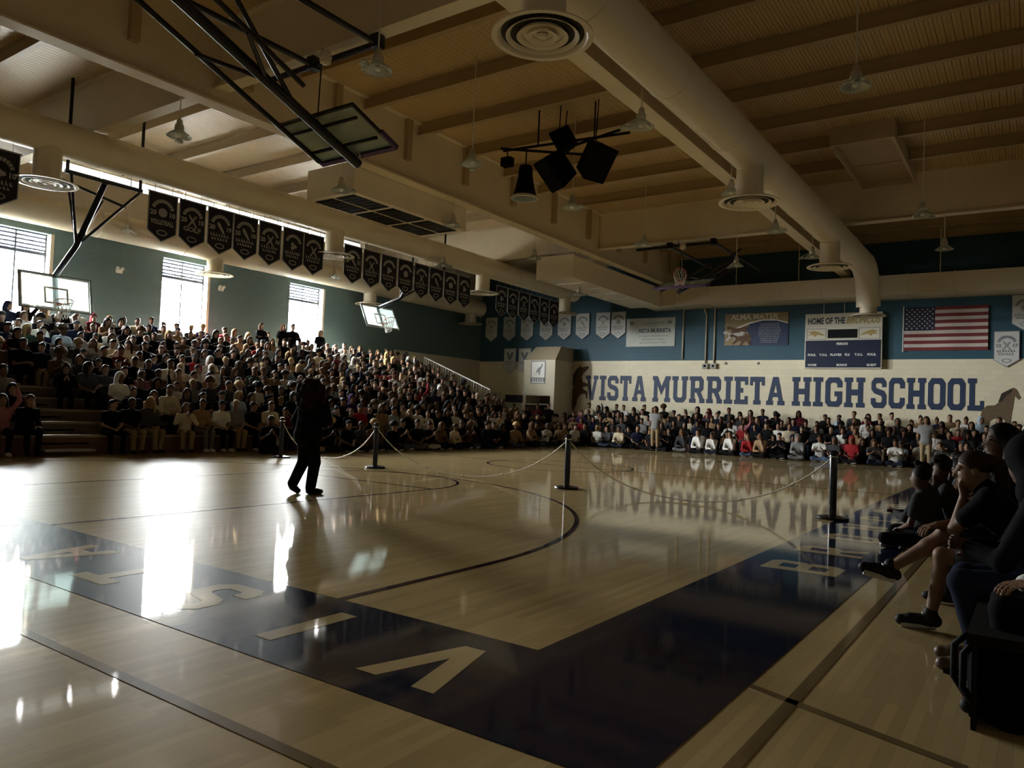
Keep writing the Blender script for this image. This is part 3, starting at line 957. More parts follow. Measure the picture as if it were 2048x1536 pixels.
# near main hoop, folded up: board lies almost flat, front facing up, its bottom edge towards mid-court
def folded(yb, sgn, label, pb):
    tilt = R(20.5)
    d = Vector((0, sgn * math.cos(tilt), -math.sin(tilt)))         # from pivot to free end
    up = -d
    xax = Vector((-1, 0, 0)) * sgn
    n = xax.cross(up)
    if n.z < 0:
        xax = -xax
        n = -n
    M = frame((CX, yb, 5.91), xax, up, n)
    c = Vector((CX, yb, 5.91))
    below = -n * 0.14
    end = c + d * 0.62 + below
    top = c - d * 5.3 + below
    ex = [('mast_tube', [c + Vector((-0.75, 0, 0)) + d * 0.35 + below, c + Vector((-0.75, 0, 0)) - d * 4.8 + below * 0.5], 0.045, BLACK_ST),
          ('mast_tube', [c + Vector((0.55, 0, 0)) - d * 1.2 + below, c + Vector((0.55, 0, 0)) - d * 4.6 + below * 0.5], 0.04, BLACK_ST),
          ('brace', [c - d * 0.9 + below, c + Vector((0.75, 0, 0.55)) - d * 3.6], 0.04, BLACK_ST),
          ('brace', [c - d * 1.5 + below, c + Vector((-0.75, 0, 0.0)) - d * 2.3 + below], 0.035, BLACK_ST),
          ('brace', [c - d * 1.5 + below, c + Vector((0.55, 0, 0.0)) - d * 2.3 + below], 0.035, BLACK_ST),
          ('board_bracket', [c + Vector((-0.8, 0, 0)) + d * 0.2 - n * 0.06, c + Vector((0.8, 0, 0)) + d * 0.2 - n * 0.06], 0.03, BLACK_ST),
          ('board_bracket', [c + Vector((-0.8, 0, 0)) - d * 0.3 - n * 0.06, c + Vector((0.8, 0, 0)) - d * 0.3 - n * 0.06], 0.03, BLACK_ST),
          ('mount_pipe', [(CX - 2.3, pb, 7.46), (CX + 0.75, pb, 7.46)], 0.055, BLACK_ST),
          ('mount_pipe', [(CX - 1.0, pb, 7.46), (CX - 1.0, yb - sgn * 7.2, 7.46)], 0.05, BLACK_ST),
          ('mount_pipe', [(CX + 0.62, pb, 7.46), (CX + 0.62, yb - sgn * 7.2, 7.46)], 0.05, BLACK_ST),
          ('hoist_cable', [c - d * 0.4 + below, (CX - 0.35, yb - sgn * 0.1, 7.46)], 0.012, BLACK_ST)]
    t = hoop(label, M, 1.83, 1.07, ([end, top], 0.085, BLACK_ST), ex, True)
    inv = t.matrix_basis.inverted()
    for dx in (-1.0, 0.62):
        o = MB().box((CX + dx - 0.09, pb - 0.09, 7.38), (CX + dx + 0.09, pb + 0.09, 7.61)).build('beam_clamp', BLACK_ST, t)
        o.matrix_parent_inverse = inv
    o = MB().lathe([(0.001, -0.12), (0.09, -0.1), (0.11, 0), (0.09, 0.1), (0.001, 0.12)], 14, (CX - 0.2, yb - sgn * 0.15, 7.25)).build('hoist_pulley', CREAM_D, t)
    o.matrix_parent_inverse = inv
    return t


folded(8.58, 1, 'folded-up black steel basketball hoop hanging at top left near the camera', 8.83)
folded(24.2, -1, 'distant folded-up basketball hoop with red rim in front of the wall duct', 25.1)


def side_hoop(label, y, zc, tilt, mx, mz):
    up = Vector((-math.sin(tilt), 0, math.cos(tilt)))
    n = Vector((math.cos(tilt), 0, math.sin(tilt)))
    c = Vector((-21.5, y, zc))
    M = frame(c, Vector((0, 1, 0)), up, n)
    back = c - n * 0.12
    pv = Vector((mx, y, mz))
    mid = back.lerp(pv, 0.45)
    ex = [('mount_pipe', [(mx, y - 0.95, mz + 0.05), (mx, y + 0.95, mz + 0.05)], 0.05, BLACK_ST),
          ('mount_pipe', [(mx - 0.5, y - 0.8, mz - 0.05), (mx - 0.5, y + 0.8, mz - 0.35)], 0.035, BLACK_ST),
          ('brace', [mid, (mx, y - 0.8, mz)], 0.035, BLACK_ST),
          ('brace', [mid, (mx, y + 0.9, mz)], 0.035, BLACK_ST),
          ('brace', [mid, (mx - 0.9, y - 0.45, mz - 0.1)], 0.03, BLACK_ST),
          ('brace', [mid, (mx - 0.55, y + 0.25, mz - 0.3)], 0.025, BLACK_ST),
          ('drop_pipe', [(mx, y - 0.9, mz), (mx, y - 0.9, ZC)], 0.04, BLACK_ST),
          ('drop_pipe', [(mx, y + 0.9, mz), (mx, y + 0.9, ZC)], 0.04, BLACK_ST)]
    return hoop(label, M, 1.83, 1.0, ([back - up * 0.35, back + up * 0.45, mid, pv], 0.075, BLACK_ST), ex, False)


side_hoop('glass side basketball hoop on a dark mast in front of the nearest window', 9.35, 3.98, R(12), -19.25, 6.62)
side_hoop('glass side basketball hoop with white net over the far end of the stands', 21.4, 4.85, R(26), -19.05, 6.5)

# ------------------------------------------------------------------ loudspeaker cluster
SPK = mat('loudspeaker_black', (0.003, 0.003, 0.0035), 0.8, spec=0.08)
SPG = mat('loudspeaker_grille', (0.004, 0.004, 0.004), 0.8, spec=0.08, bump=0.3, bscale=160)
t = thing('speaker_frame', 'dark pipe frame holding the loudspeakers under the roof', 'frame', (-9.7, 15.6, 8.0))
inv = t.matrix_basis.inverted()
for nm, a, b, r in (('pipe', (-11.4, 15.5, 8.05), (-8.0, 15.9, 8.05), 0.035), ('pipe', (-11.2, 15.1, 7.95), (-9.4, 16.6, 7.95), 0.035), ('pipe', (-8.0, 15.4, 7.95), (-9.9, 15.9, 7.95), 0.035),
                    ('drop_rod', (-10.4, 15.6, 8.05), (-10.4, 15.6, ZC), 0.02), ('drop_rod', (-8.9, 15.8, 8.05), (-8.9, 15.8, ZC), 0.02)):
    o = MB().tube([a, b], r, 8).build(nm, BLACK, t)
    o.matrix_parent_inverse = inv


def cabinet(label, c, w, h, d, az, el, chain):
    """trapezoid loudspeaker cabinet; az/el aim its grille"""
    t = thing('loudspeaker', label, 'loudspeaker', c, 0, 'loudspeakers of the ceiling cluster')
    Mx = Matrix.Rotation(az, 4, 'Z') @ Matrix.Rotation(-el, 4, 'Y')
    V = []
    for x, s in ((d / 2, 1.0), (-d / 2, 0.62)):
        for y, z in ((-1, -1), (1, -1), (1, 1), (-1, 1)):
            V.append(Mx @ Vector((x, y * w / 2 * s, z * h / 2 * (1.0 if s == 1 else 0.86))))
    MB().add(V, [(0, 1, 2, 3), (4, 7, 6, 5), (0, 4, 5, 1), (1, 5, 6, 2), (2, 6, 7, 3), (3, 7, 4, 0)]).build('cabinet', SPK, t)
    V = [Mx @ Vector((d / 2 + q, y * w * 0.46, z * h * 0.46)) for q in (0.0, 0.025) for y, z in ((-1, -1), (1, -1), (1, 1), (-1, 1))]
    MB().add(V, [(0, 3, 2, 1), (4, 5, 6, 7), (0, 1, 5, 4), (1, 2, 6, 5), (2, 3, 7, 6), (3, 0, 4, 7)]).build('grille', SPG, t)
    MB().tube([Vector((0, 0, h * 0.3)), Vector((0.02, 0.05, chain))], 0.014, 6).build('chain', BLACK, t)
    return t


cabinet('uppermost black loudspeaker of the ceiling cluster', (-9.75, 15.8, 8.15), 0.52, 0.52, 0.5, R(200), R(-30), 0.75)
cabinet('lower middle black loudspeaker of the ceiling cluster, aimed at the floor', (-9.75, 15.5, 7.32), 0.62, 0.85, 0.6, R(-120), R(-42), 1.6)
cabinet('right black loudspeaker of the ceiling cluster, aimed at the near stands', (-8.75, 15.6, 7.42), 0.62, 0.85, 0.6, R(-20), R(-38), 1.5)
t = thing('flood_lamp', 'black bell-shaped flood lamp with pale rim left of the loudspeakers', 'lamp', (-10.68, 15.5, 6.7))
auto_smooth(MB().lathe([(0.001, 0.86), (0.15, 0.84), (0.17, 0.78), (0.19, 0.55), (0.25, 0.25), (0.29, 0.12), (0.33, 0.06), (0.325, 0.05), (0.24, 0.22), (0.16, 0.6), (0.001, 0.7)], 28).build('shade', SPK, t))
auto_smooth(MB().lathe([(0.33, 0.06), (0.345, 0.03), (0.345, 0.0), (0.32, -0.01), (0.31, 0.03)], 28, close=True).build('rim', mat('lamp_rim', (0.62, 0.58, 0.46), 0.3, metal=0.3), t))
auto_smooth(MB().lathe([(0.001, -0.005), (0.2, 0.0), (0.315, 0.02), (0.2, 0.03), (0.001, 0.03)], 28).build('lens', LAMPG, t))
MB().tube([(0, 0, 0.82), (0, 0, 1.30)], 0.018, 6).build('stem', BLACK, t)
t = thing('junction_box', 'small black box on the left arm of the loudspeaker frame', 'box', (-11.05, 15.2, 7.6))
MB().box((-0.14, -0.1, -0.1), (0.14, 0.1, 0.12)).build('body', SPK, t)
MB().tube([(0, 0, 0.1), (0, 0, 0.36)], 0.015, 6).build('stem', BLACK, t)

# ------------------------------------------------------------------ banners
BCL = mat('banner_cloth_dark', (0.028, 0.027, 0.032), 0.9, spec=0.1, bump=0.25, bscale=5)
BTR = mat('banner_trim', (0.30, 0.30, 0.28), 0.7)
BPR = mat('banner_print', (0.34, 0.33, 0.30), 0.7)
BEM = mat('banner_emblem', (0.30, 0.29, 0.30), 0.7)
WCL = mat('banner_cloth_white', (0.58, 0.58, 0.55), 0.75, var=0.15, scale=3, bump=0.25, bscale=5)
WPR = mat('banner_grey_print', (0.20, 0.20, 0.23), 0.7)


def pent(w, h, p, inset=0.0):
    w -= 2 * inset
    return [(-w / 2, -inset), (-w / 2, -(h - p) + inset * 0.3), (0, -h + inset * 1.35), (w / 2, -(h - p) + inset * 0.3), (w / 2, -inset)]


_pm = {}


def pmesh(key, fn):
    if key not in _pm:
        _pm[key] = fn()
    return _pm[key]


def arch(r0, r1, a0, a1, n, gap):
    """short bars standing around an arch: the illegible curved top line"""
    L = []
    for k in range(n):
        b0 = a0 + (a1 - a0) * (k + gap) / n
        b1 = a0 + (a1 - a0) * (k + 1 - gap) / n
        L.append([(r0 * math.cos(b0), r0 * math.sin(b0)), (r1 * math.cos(b0), r1 * math.sin(b0)), (r1 * math.cos(b1), r1 * math.sin(b1)), (r0 * math.cos(b1), r0 * math.sin(b1))])
    return L


def dashes(seed, w, h, n):
    rng = random.Random(seed)
    L = []
    x = -w / 2
    while x < w / 2 - 0.02:
        d = w / n * rng.uniform(0.55, 0.9)
        y0, y1 = (-h / 2 * rng.uniform(0.7, 1), h / 2 * rng.uniform(0.7, 1))
        L.append(rect(x, y0, x + d * 0.45, y1))
        L.append(rect(x + d * 0.45, y0, x + d * 0.9, y0 + h * 0.3))
        x += w / n
    return [q for q in L]


def bars_mesh(name, rects, t=0.004):
    mb = MB()
    for q in rects:
        n = len(q)
        V = [(x, y, -t / 2) for x, y in q] + [(x, y, t / 2) for x, y in q]
        mb.add(V, [tuple(reversed(range(n))), tuple(range(n, 2 * n))] + [(i, (i + 1) % n, n + (i + 1) % n, n + i) for i in range(n)])
    return mb.mesh(name)


def banner(label, M, w, h, p, kind, years=('20', '10'), word=None, emblem='ball', group='pennant banners', seed=0):
    t = thing('pennant_banner', label, 'banner', (0, 0, 0), 0, group)
    t.matrix_world = M
    dark = kind == 'dark'
    obj('cloth', pmesh(('cloth', w, h), lambda: poly_mesh('cloth', [pent(w, h, p)], 0.012)), BCL if dark else WCL, t)
    obj('trim', pmesh(('trim', w, h), lambda: poly_mesh('trim', [pent(w, h, p), pent(w, h, p, 0.022)], 0.02)), BTR if dark else WPR, t)
    pr = BPR if dark else WPR
    if dark:
        obj('header_rod', pmesh(('rod', w), lambda: MB().tube([(-w / 2 - 0.03, 0, 0), (w / 2 + 0.03, 0, 0)], 0.014, 6).mesh('header_rod')), BTR, t)
        for q in (-0.3, 0.3):
            obj('hang_cord', pmesh('hang', lambda: MB().tube([(0, 0, 0), (0, 0.22, 0)], 0.006, 6).mesh('hang_cord')), BTR, t, loc=(q * w, 0, 0))
    z = 0.012

    def add(name, me, x, y, m=pr):
        o = obj(name, me, m, t, loc=(x, y, z))
        if name in ('text_line', 'arch_line'):
            o['kind'] = 'stuff'
        return o
    s = w / 0.78
    add('arch_line', pmesh(('arch', w), lambda: bars_mesh('arch_line', arch(0.22 * s, 0.31 * s, R(165), R(15), 9, 0.1))), 0, -0.47 * s)
    if emblem == 'ball':
        add('emblem', pmesh(('ball', w), lambda: poly_mesh('emblem', [[(0.115 * s * math.cos(a), 0.115 * s * math.sin(a)) for a in [2 * math.pi * k / 24 for k in range(24)]]], 0.004)), 0, -0.50 * s, BEM)
    elif emblem == 'cross':
        add('emblem', pmesh(('cross', w), lambda: poly_mesh('emblem', [[(q[0] * s, q[1] * s) for q in [(-0.14, -0.16), (-0.11, -0.18), (0, -0.04), (0.11, -0.18), (0.14, -0.16), (0.035, 0.0), (0.12, 0.13), (0.09, 0.15), (0, 0.045), (-0.09, 0.15), (-0.12, 0.13), (-0.035, 0)]]], 0.004)), 0, -0.52 * s, BEM)
    elif emblem == 'swimmer':
        add('emblem', pmesh(('swim', w), lambda: poly_mesh('emblem', [[(q[0] * s, q[1] * s) for q in [(-0.10, 0.15), (-0.03, 0.14), (0.05, 0.02), (0.14, -0.14), (0.09, -0.15), (-0.02, -0.03), (-0.09, 0.06)]]], 0.004)), 0, -0.52 * s, BEM)
    else:
        add('emblem', pmesh(('clover', w), lambda: poly_mesh('emblem', [[((0.10 + 0.03 * math.cos(3 * a)) * s * math.cos(a), (0.10 + 0.03 * math.cos(3 * a)) * s * math.sin(a)) for a in [2 * math.pi * k / 30 for k in range(30)]]], 0.004)), 0, -0.52 * s, BEM)
    if years:
        for i, yv in enumerate(years):
            add('numeral', pmesh(('yr', yv, w), lambda: text_mesh('numeral', yv, 0.17 * s, bold=0.006)), (-0.25 + 0.5 * i) * s, -0.53 * s, pr)
    if word:
        tm = text_mesh('lettering', word, 0.17 * s, bold=0.005)
        wd = max(v.co.x for v in tm.vertices) * 2
        tm.transform(Matrix.Diagonal((min(1.2, 0.62 * s / wd), 1, 1, 1)))
        add('lettering', tm, 0, -0.76 * s, pr)
    else:
        add('text_line', pmesh(('d1', seed % 4, w), lambda: bars_mesh('text_line', dashes(seed % 4, 0.58 * s, 0.09 * s, 7))), 0, -0.72 * s)
        add('text_line', pmesh(('d2', seed % 4, w), lambda: bars_mesh('text_line', dashes(seed % 4 + 9, 0.5 * s, 0.08 * s, 6))), 0, -0.83 * s)
    yo = -h + 0.24 * s
    add('oval_badge', pmesh(('oval', w), lambda: poly_mesh('oval_badge', [[(0.14 * s * math.cos(a), 0.075 * s * math.sin(a)) for a in [2 * math.pi * k / 24 for k in range(24)]], [(0.115 * s * math.cos(a), 0.052 * s * math.sin(a)) for a in [2 * math.pi * k / 24 for k in range(24)]]], 0.004)), 0, yo)
    return t


BX = -18.5
DB = [(6.75, ('20', '10'), None, 'clover'), (10.47, ('20', '10'), 'VOLLEYBALL', 'ball'), (11.30, ('20', '10'), 'GOLF', 'cross'), (12.14, ('20', '19'), None, 'swimmer'), (12.94, ('20', '10'), None, 'swimmer'),
      (13.78, ('20', '10'), None, 'cross'), (14.62, None, None, 'clover'), (15.40, None, None, 'cross')]
yy = 17.05
while yy < 30.2:
    if not (23.4 < yy < 24.7):
        DB.append((yy, ('20', '21') if yy < 17.5 else None, None, ['clover', 'cross', 'ball', 'swimmer'][int(yy * 3) % 4]))
    yy += 0.84
ordn = ['nearest', 'first', 'second', 'third', 'fourth', 'fifth', 'sixth', 'seventh', 'eighth', 'ninth', 'tenth', 'eleventh', 'twelfth', 'thirteenth', 'fourteenth', 'fifteenth', 'sixteenth', 'seventeenth', 'eighteenth', 'nineteenth', 'twentieth', 'twenty-first', 'twenty-second', 'twenty-third', 'twenty-fourth', 'twenty-fifth', 'twenty-sixth']
desc = {0: 'dark pennant banner alone at the left edge, left of the first diffuser', 1: 'dark pennant banner with a pale ball and volleyball lettering', 2: 'dark pennant banner with crossed clubs and golf lettering'}
for i, (y, yrs, wd, em) in enumerate(DB):
    lb = desc.get(i, '%s dark pennant banner in the row under the duct, counted from the ball one' % ordn[i] if i < len(ordn) else 'dark pennant banner in the row')
    rs = random.Random(i)
    M = frame((BX, y, 6.55), (0, 1, 0), (0, 0, 1), (1, 0, 0)) @ Matrix.Rotation(R(rs.uniform(-2, 2)), 4, 'Y')
    banner(lb, M, 0.78, 1.26, 0.26, 'dark', yrs, wd, em, 'dark pennant banners under the duct', i)

WBX = [(-24.55, 6.42, 'leftmost of the row'), (-23.35, 6.42, 'second of the row'), (-22.2, 6.42, 'third of the row'), (-21.0, 6.42, 'fourth of the row'), (-19.9, 6.42, 'fifth of the row, behind the diffuser'),
       (-18.83, 6.42, 'sixth of the row'), (-17.67, 6.42, 'seventh of the row'), (-16.82, 6.42, 'last of the row, touching the white sign'),
       (-23.23, 4.70, 'left of the low pair beside the pillar'), (-22.28, 4.70, 'right of the low pair beside the pillar'),
       (-0.92, 5.02, 'lowest at the right edge, right of the flag'), (-0.38, 6.35, 'cut off at the right picture edge')]
for i, (x, z, wh) in enumerate(WBX):
    t = banner('white pennant banner on the lettered wall, ' + wh, WALL(x, z, 0.05), 0.80, 1.34, 0.28, 'white', ('12', '17') if i == 10 else None, None, ['clover', 'swimmer', 'cross', 'ball'][i % 4] if i not in (8, 9) else 'v',
               'white pennant banners on the lettered wall', i)
    if i in (8, 9):
        for ch in list(t.children):
            if ch.name.split('.')[0] in ('emblem', 'arch_line'):
                bpy.data.objects.remove(ch)
        obj('letter_mark', poly_mesh('letter_mark', [[(-0.25, 0.16), (-0.1, 0.16), (0, -0.06), (0.1, 0.16), (0.25, 0.16), (0.05, -0.26), (-0.05, -0.26)]], 0.004), WPR, t, loc=(0, -0.38, 0.014))

# ------------------------------------------------------------------ lettered wall: lettering, signs, flag, scoreboard
t = thing('wall_lettering', 'huge dark blue block lettering painted across the white far wall', 'lettering', (-10.1, YW, 2.05))
inv = t.matrix_basis.inverted()
LM = mat('wall_letter_blue', (0.018, 0.036, 0.088), 0.6, var=0.2, scale=2)
for word, xa, xb in (('VISTA', -18.55, -15.25), ('MURRIETA', -14.92, -8.83), ('HIGH', -8.52, -5.68), ('SCHOOL', -5.45, -1.60)):
    g = 1.3
    tot = sum(GL[c][0] for c in word) + g * (len(word) - 1)
    sx = (xb - xa) / tot
    sy = 1.22 / 14
    cur = 0
    for c in word:
        w, lp = GL[c]
        o = obj('letter', poly_mesh('letter', [[(x * sx, y * sy) for x, y in L] for L in lp], 0.012), LM, t)
        o.matrix_parent_inverse = inv
        o.matrix_basis = WALL(xa + cur * sx, 2.05, 0.006)
        cur += w + g

# flag: 13 stripes, canton, stars
t = thing('flag', 'large striped flag with a starred blue corner hung on the blue wall', 'flag', (-2.9, YW - 0.05, 4.35))
inv = t.matrix_basis.inverted()
FR = mat('flag_red', (0.16, 0.025, 0.025), 0.8)
FWH = mat('flag_white', (0.52, 0.46, 0.42), 0.8)
FB = mat('flag_blue', (0.012, 0.014, 0.035), 0.8)
fx0, fx1, fz0, fz1 = -4.30, -1.50, 4.33, 6.03
sh = (fz1 - fz0) / 13


def fl_y(x):
    return YW - 0.06 - 0.02 * math.sin(x * 4.0)


def strip(x0, x1, z0, z1, off=0.0, n=14):
    mb = MB()
    V = []
    for k in range(n + 1):
        x = x0 + (x1 - x0) * k / n
        for z in (z0, z1):
            V += [(x, fl_y(x) - off, z), (x, fl_y(x) + 0.006 - off, z)]
    F = []
    for k in range(n):
        a, b = 4 * k, 4 * k + 4
        F += [(a, b, b + 2, a + 2), (a + 1, a + 3, b + 3, b + 1), (a, a + 1, b + 1, b), (a + 2, b + 2, b + 3, a + 3)]
    F += [(0, 2, 3, 1), (4 * n, 4 * n + 1, 4 * n + 3, 4 * n + 2)]
    return mb.add(V, F)


for k in range(13):
    z1 = fz1 - sh * k
    xs = fx0 if k >= 7 else fx0 + 1.06
    o = strip(xs, fx1, z1 - sh, z1).build('stripe', FR if k % 2 == 0 else FWH, t)
    o.matrix_parent_inverse = inv
o = strip(fx0, fx0 + 1.06, fz1 - 7 * sh, fz1).build('canton', FB, t)
o.matrix_parent_inverse = inv
for r in range(9):
    for c in range(6 if r % 2 == 0 else 5):
        x = fx0 + 0.09 + c * 0.177 + (0.088 if r % 2 else 0)
        z = fz1 - 0.09 - r * (7 * sh - 0.18) / 8
        st = [((0.042 if k % 2 == 0 else 0.017) * math.sin(math.pi * k / 5), (0.042 if k % 2 == 0 else 0.017) * math.cos(math.pi * k / 5)) for k in range(10)]
        so = obj('star', pmesh('star', lambda: poly_mesh('star', [st], 0.004)), FWH, o)
        so.matrix_local = frame((x, fl_y(x) - 0.006, z), (1, 0, 0), (0, 0, 1), (0, -1, 0))
o = MB().tube([(fx0 - 0.03, YW - 0.07, fz0 - 0.05), (fx0 - 0.03, YW - 0.07, fz1 + 0.05)], 0.018, 8).build('header_pole', CORD, t)
o.matrix_parent_inverse = inv

# scoreboard
t = thing('scoreboard', 'white and navy scoreboard under the end of the right duct', 'scoreboard', (-6.53, YW - 0.1, 3.62))
inv = t.matrix_basis.inverted()
SBW = mat('scoreboard_white', (0.66, 0.63, 0.52), 0.45, var=0.04)
SBN = mat('scoreboard_navy', (0.008, 0.016, 0.045), 0.4)
GOLD = mat('gold_print', (0.42, 0.31, 0.10), 0.5)


def sb(o):
    o.parent = t
    o.matrix_parent_inverse = inv
    return o


bx0, bx1, bz0, bz1 = -8.0, -5.06, 3.62, 5.9
sb(MB().box((bx0, YW - 0.22, bz0), (bx1, YW - 0.01, bz1)).build('cabinet', SBW))
sb(MB().box((bx0 + 0.04, YW - 0.235, bz0 + 0.04), (bx1 - 0.04, YW - 0.221, 4.78)).build('navy_panel', SBN))
sb(MB().box((-7.10, YW - 0.24, 4.87), (-5.98, YW - 0.221, 5.23)).build('display', BLACK))
for x0, x1 in ((-7.93, -7.16), (-5.92, -5.13)):
    sb(obj('panel_line', poly_mesh('panel_line', [rect(0, 0, x1 - x0, 0.46), rect(0.02, 0.02, x1 - x0 - 0.02, 0.44)], 0.006), WPR)).matrix_basis = WALL(x0, 4.82, 0.224)
    e = sb(obj('emblem', poly_mesh('emblem', [[(-0.34, -0.08), (-0.22, 0.02), (-0.05, 0.10), (0.12, 0.14), (0.34, 0.08), (0.2, 0.05), (0.34, -0.06), (0.15, -0.02), (0.05, -0.12), (-0.05, -0.02), (-0.2, -0.06)]], 0.006), GOLD))
    e.matrix_basis = WALL((x0 + x1) / 2, 5.05, 0.226)
    if x0 < -7:
        e.matrix_basis = e.matrix_basis @ Matrix.Diagonal((-1, 1, 1, 1))


def sbt(s, x, z, size, m, **k):
    sb(obj('lettering', text_mesh('lettering', s, size, **k), m)).matrix_basis = WALL(x, z, 0.242)


sb(obj('lettering', text_mesh('lettering', 'HOME OF THE', 0.36, bold=0.012, xs=0.62), mat('ink', (0.02, 0.025, 0.04), 0.6))).matrix_basis = WALL(-7.17, 5.58, 0.226)
sb(obj('lettering', text_mesh('lettering', 'BRONCOS', 0.40, bold=0.012, xs=0.66, shear=0.35), GOLD)).matrix_basis = WALL(-5.78, 5.58, 0.226)
sbt('PERIOD', -6.53, 4.63, 0.13, WHITE, bold=0.004)
for s, x in (('FOUL', -7.70), ('T.O.L', -7.25), ('PLAYER', -6.76), ('FLS', -6.33), ('T.O.L', -5.90), ('FOUL', -5.42)):
    sbt(s, x, 4.18, 0.13, WHITE, bold=0.004)
for s, x in (('HOME', -7.68), ('BONUS', -6.53), ('GUEST', -5.42)):
    sbt(s, x, 3.76, 0.12, WHITE, bold=0.004)
for x in (-7.3, -6.5):
    sb(MB().tube([(x, YW - 0.1, bz1), (x, YW - 0.1, 6.36)], 0.015, 6).build('hanger', CORD))

# white sign and school-song mural
t = thing('wall_sign', 'pale rectangular sign with dark lettering on the blue wall', 'sign', (-15.13, YW - 0.03, 4.68))
inv = t.matrix_basis.inverted()


def on_wall(o, x, z, off):
    o.parent = t
    o.matrix_parent_inverse = inv
    o.matrix_basis = WALL(x, z, off)
    if o.name.startswith('text_line'):
        o['kind'] = 'stuff'
    return o


SGN = mat('sign_pale', (0.50, 0.52, 0.46), 0.6, var=0.12, scale=3)
INK2 = mat('sign_ink', (0.06, 0.07, 0.09), 0.6)
on_wall(obj('board', poly_mesh('board', [rect(-1.25, 0, 1.25, 1.36)], 0.03), SGN), -15.13, 4.68, 0.02)
on_wall(obj('lettering', text_mesh('lettering', 'VISTA MURRIETA', 0.27, bold=0.01, xs=0.8), INK2), -14.9, 5.42, 0.04)
for k, (w_, z_) in enumerate(((1.1, 5.80), (1.5, 5.18), (1.2, 5.02), (1.4, 4.86))):
    on_wall(obj('text_line', bars_mesh('text_line', dashes(k + 3, w_, 0.07, 12)), SGN if False else mat('sign_grey', (0.22, 0.24, 0.24), 0.6)), -14.95, z_, 0.038)
for x in (-16.1, -14.15):
    on_wall(obj('emblem', poly_mesh('emblem', [[(0.12 * math.cos(a), 0.09 * math.sin(a)) for a in [2 * math.pi * k / 16 for k in range(16)]]], 0.004), mat('sign_grey', (0.2, 0.2, 0.2))), x, 5.82, 0.038)

t = thing('song_mural', 'painted song board with horses, gold heading and white verse lines', 'mural', (-10.13, YW - 0.03, 4.66))
inv = t.matrix_basis.inverted()
MUB = mat('mural_blue', (0.014, 0.028, 0.085), 0.55)
MUT = mat('mural_tan', (0.26, 0.19, 0.09), 0.6, var=0.5, scale=7)
on_wall(obj('board', poly_mesh('board', [rect(-1.39, 0, 1.39, 1.45)], 0.03), MUB), -10.13, 4.64, 0.02)
on_wall(obj('sky_patch', poly_mesh('sky_patch', [[(-1.38, 0.02), (-0.25, 0.02), (-0.2, 0.35), (-0.45, 0.75), (-0.2, 1.0), (0.3, 1.12), (0.9, 1.1), (1.38, 0.95), (1.38, 1.43), (-1.38, 1.43)]], 0.006), MUT), -10.13, 4.64, 0.036)
on_wall(obj('sky_line', poly_mesh('sky_line', [[(-0.9, 0.78), (-0.3, 1.02), (0.3, 1.14), (0.9, 1.12), (1.38, 0.97), (1.38, 0.93), (0.9, 1.07), (0.3, 1.09), (-0.3, 0.96), (-0.88, 0.72)]], 0.006), WHITE), -10.13, 4.64, 0.042)
on_wall(obj('lettering', text_mesh('lettering', 'ALMA MATER', 0.34, bold=0.008, xs=1.0), mat('mural_letter', (0.62, 0.58, 0.46), 0.6)), -10.2, 5.90, 0.044)
HBR = mat('horse_brown', (0.10, 0.05, 0.024), 0.7, var=0.45, scale=5)
HWH = mat('horse_white', (0.5, 0.48, 0.44), 0.7)
run = [(-0.5, 0.16), (-0.58, 0.28), (-0.44, 0.34), (-0.36, 0.28), (-0.2, 0.22), (0.1, 0.24), (0.28, 0.3), (0.45, 0.22), (0.32, 0.16), (0.3, 0.02), (0.38, -0.16), (0.30, -0.18), (0.2, 0.0), (0.1, -0.02), (-0.05, -0.2), (-0.12, -0.18), (-0.04, 0.0), (-0.2, 0.02), (-0.4, -0.14), (-0.46, -0.1), (-0.3, 0.1), (-0.38, 0.2)]
on_wall(obj('painted_horse', poly_mesh('painted_horse', [run], 0.006), HBR), -10.85, 5.2, 0.044)
on_wall(obj('painted_horse', poly_mesh('painted_horse', [run], 0.006), HWH), -11.0, 4.98, 0.050)
on_wall(obj('painted_horse', poly_mesh('painted_horse', [run], 0.006), HBR), -10.7, 4.84, 0.056)
for k in range(11):
    on_wall(obj('text_line', bars_mesh('text_line', dashes(k, 1.0 - 0.05 * abs(k - 4), 0.05, 13)), mat('verse_white', (0.32, 0.34, 0.38), 0.6)), -9.52, 5.58 - 0.08 * k, 0.046)

# rearing horse mural figures at both ends of the lettering


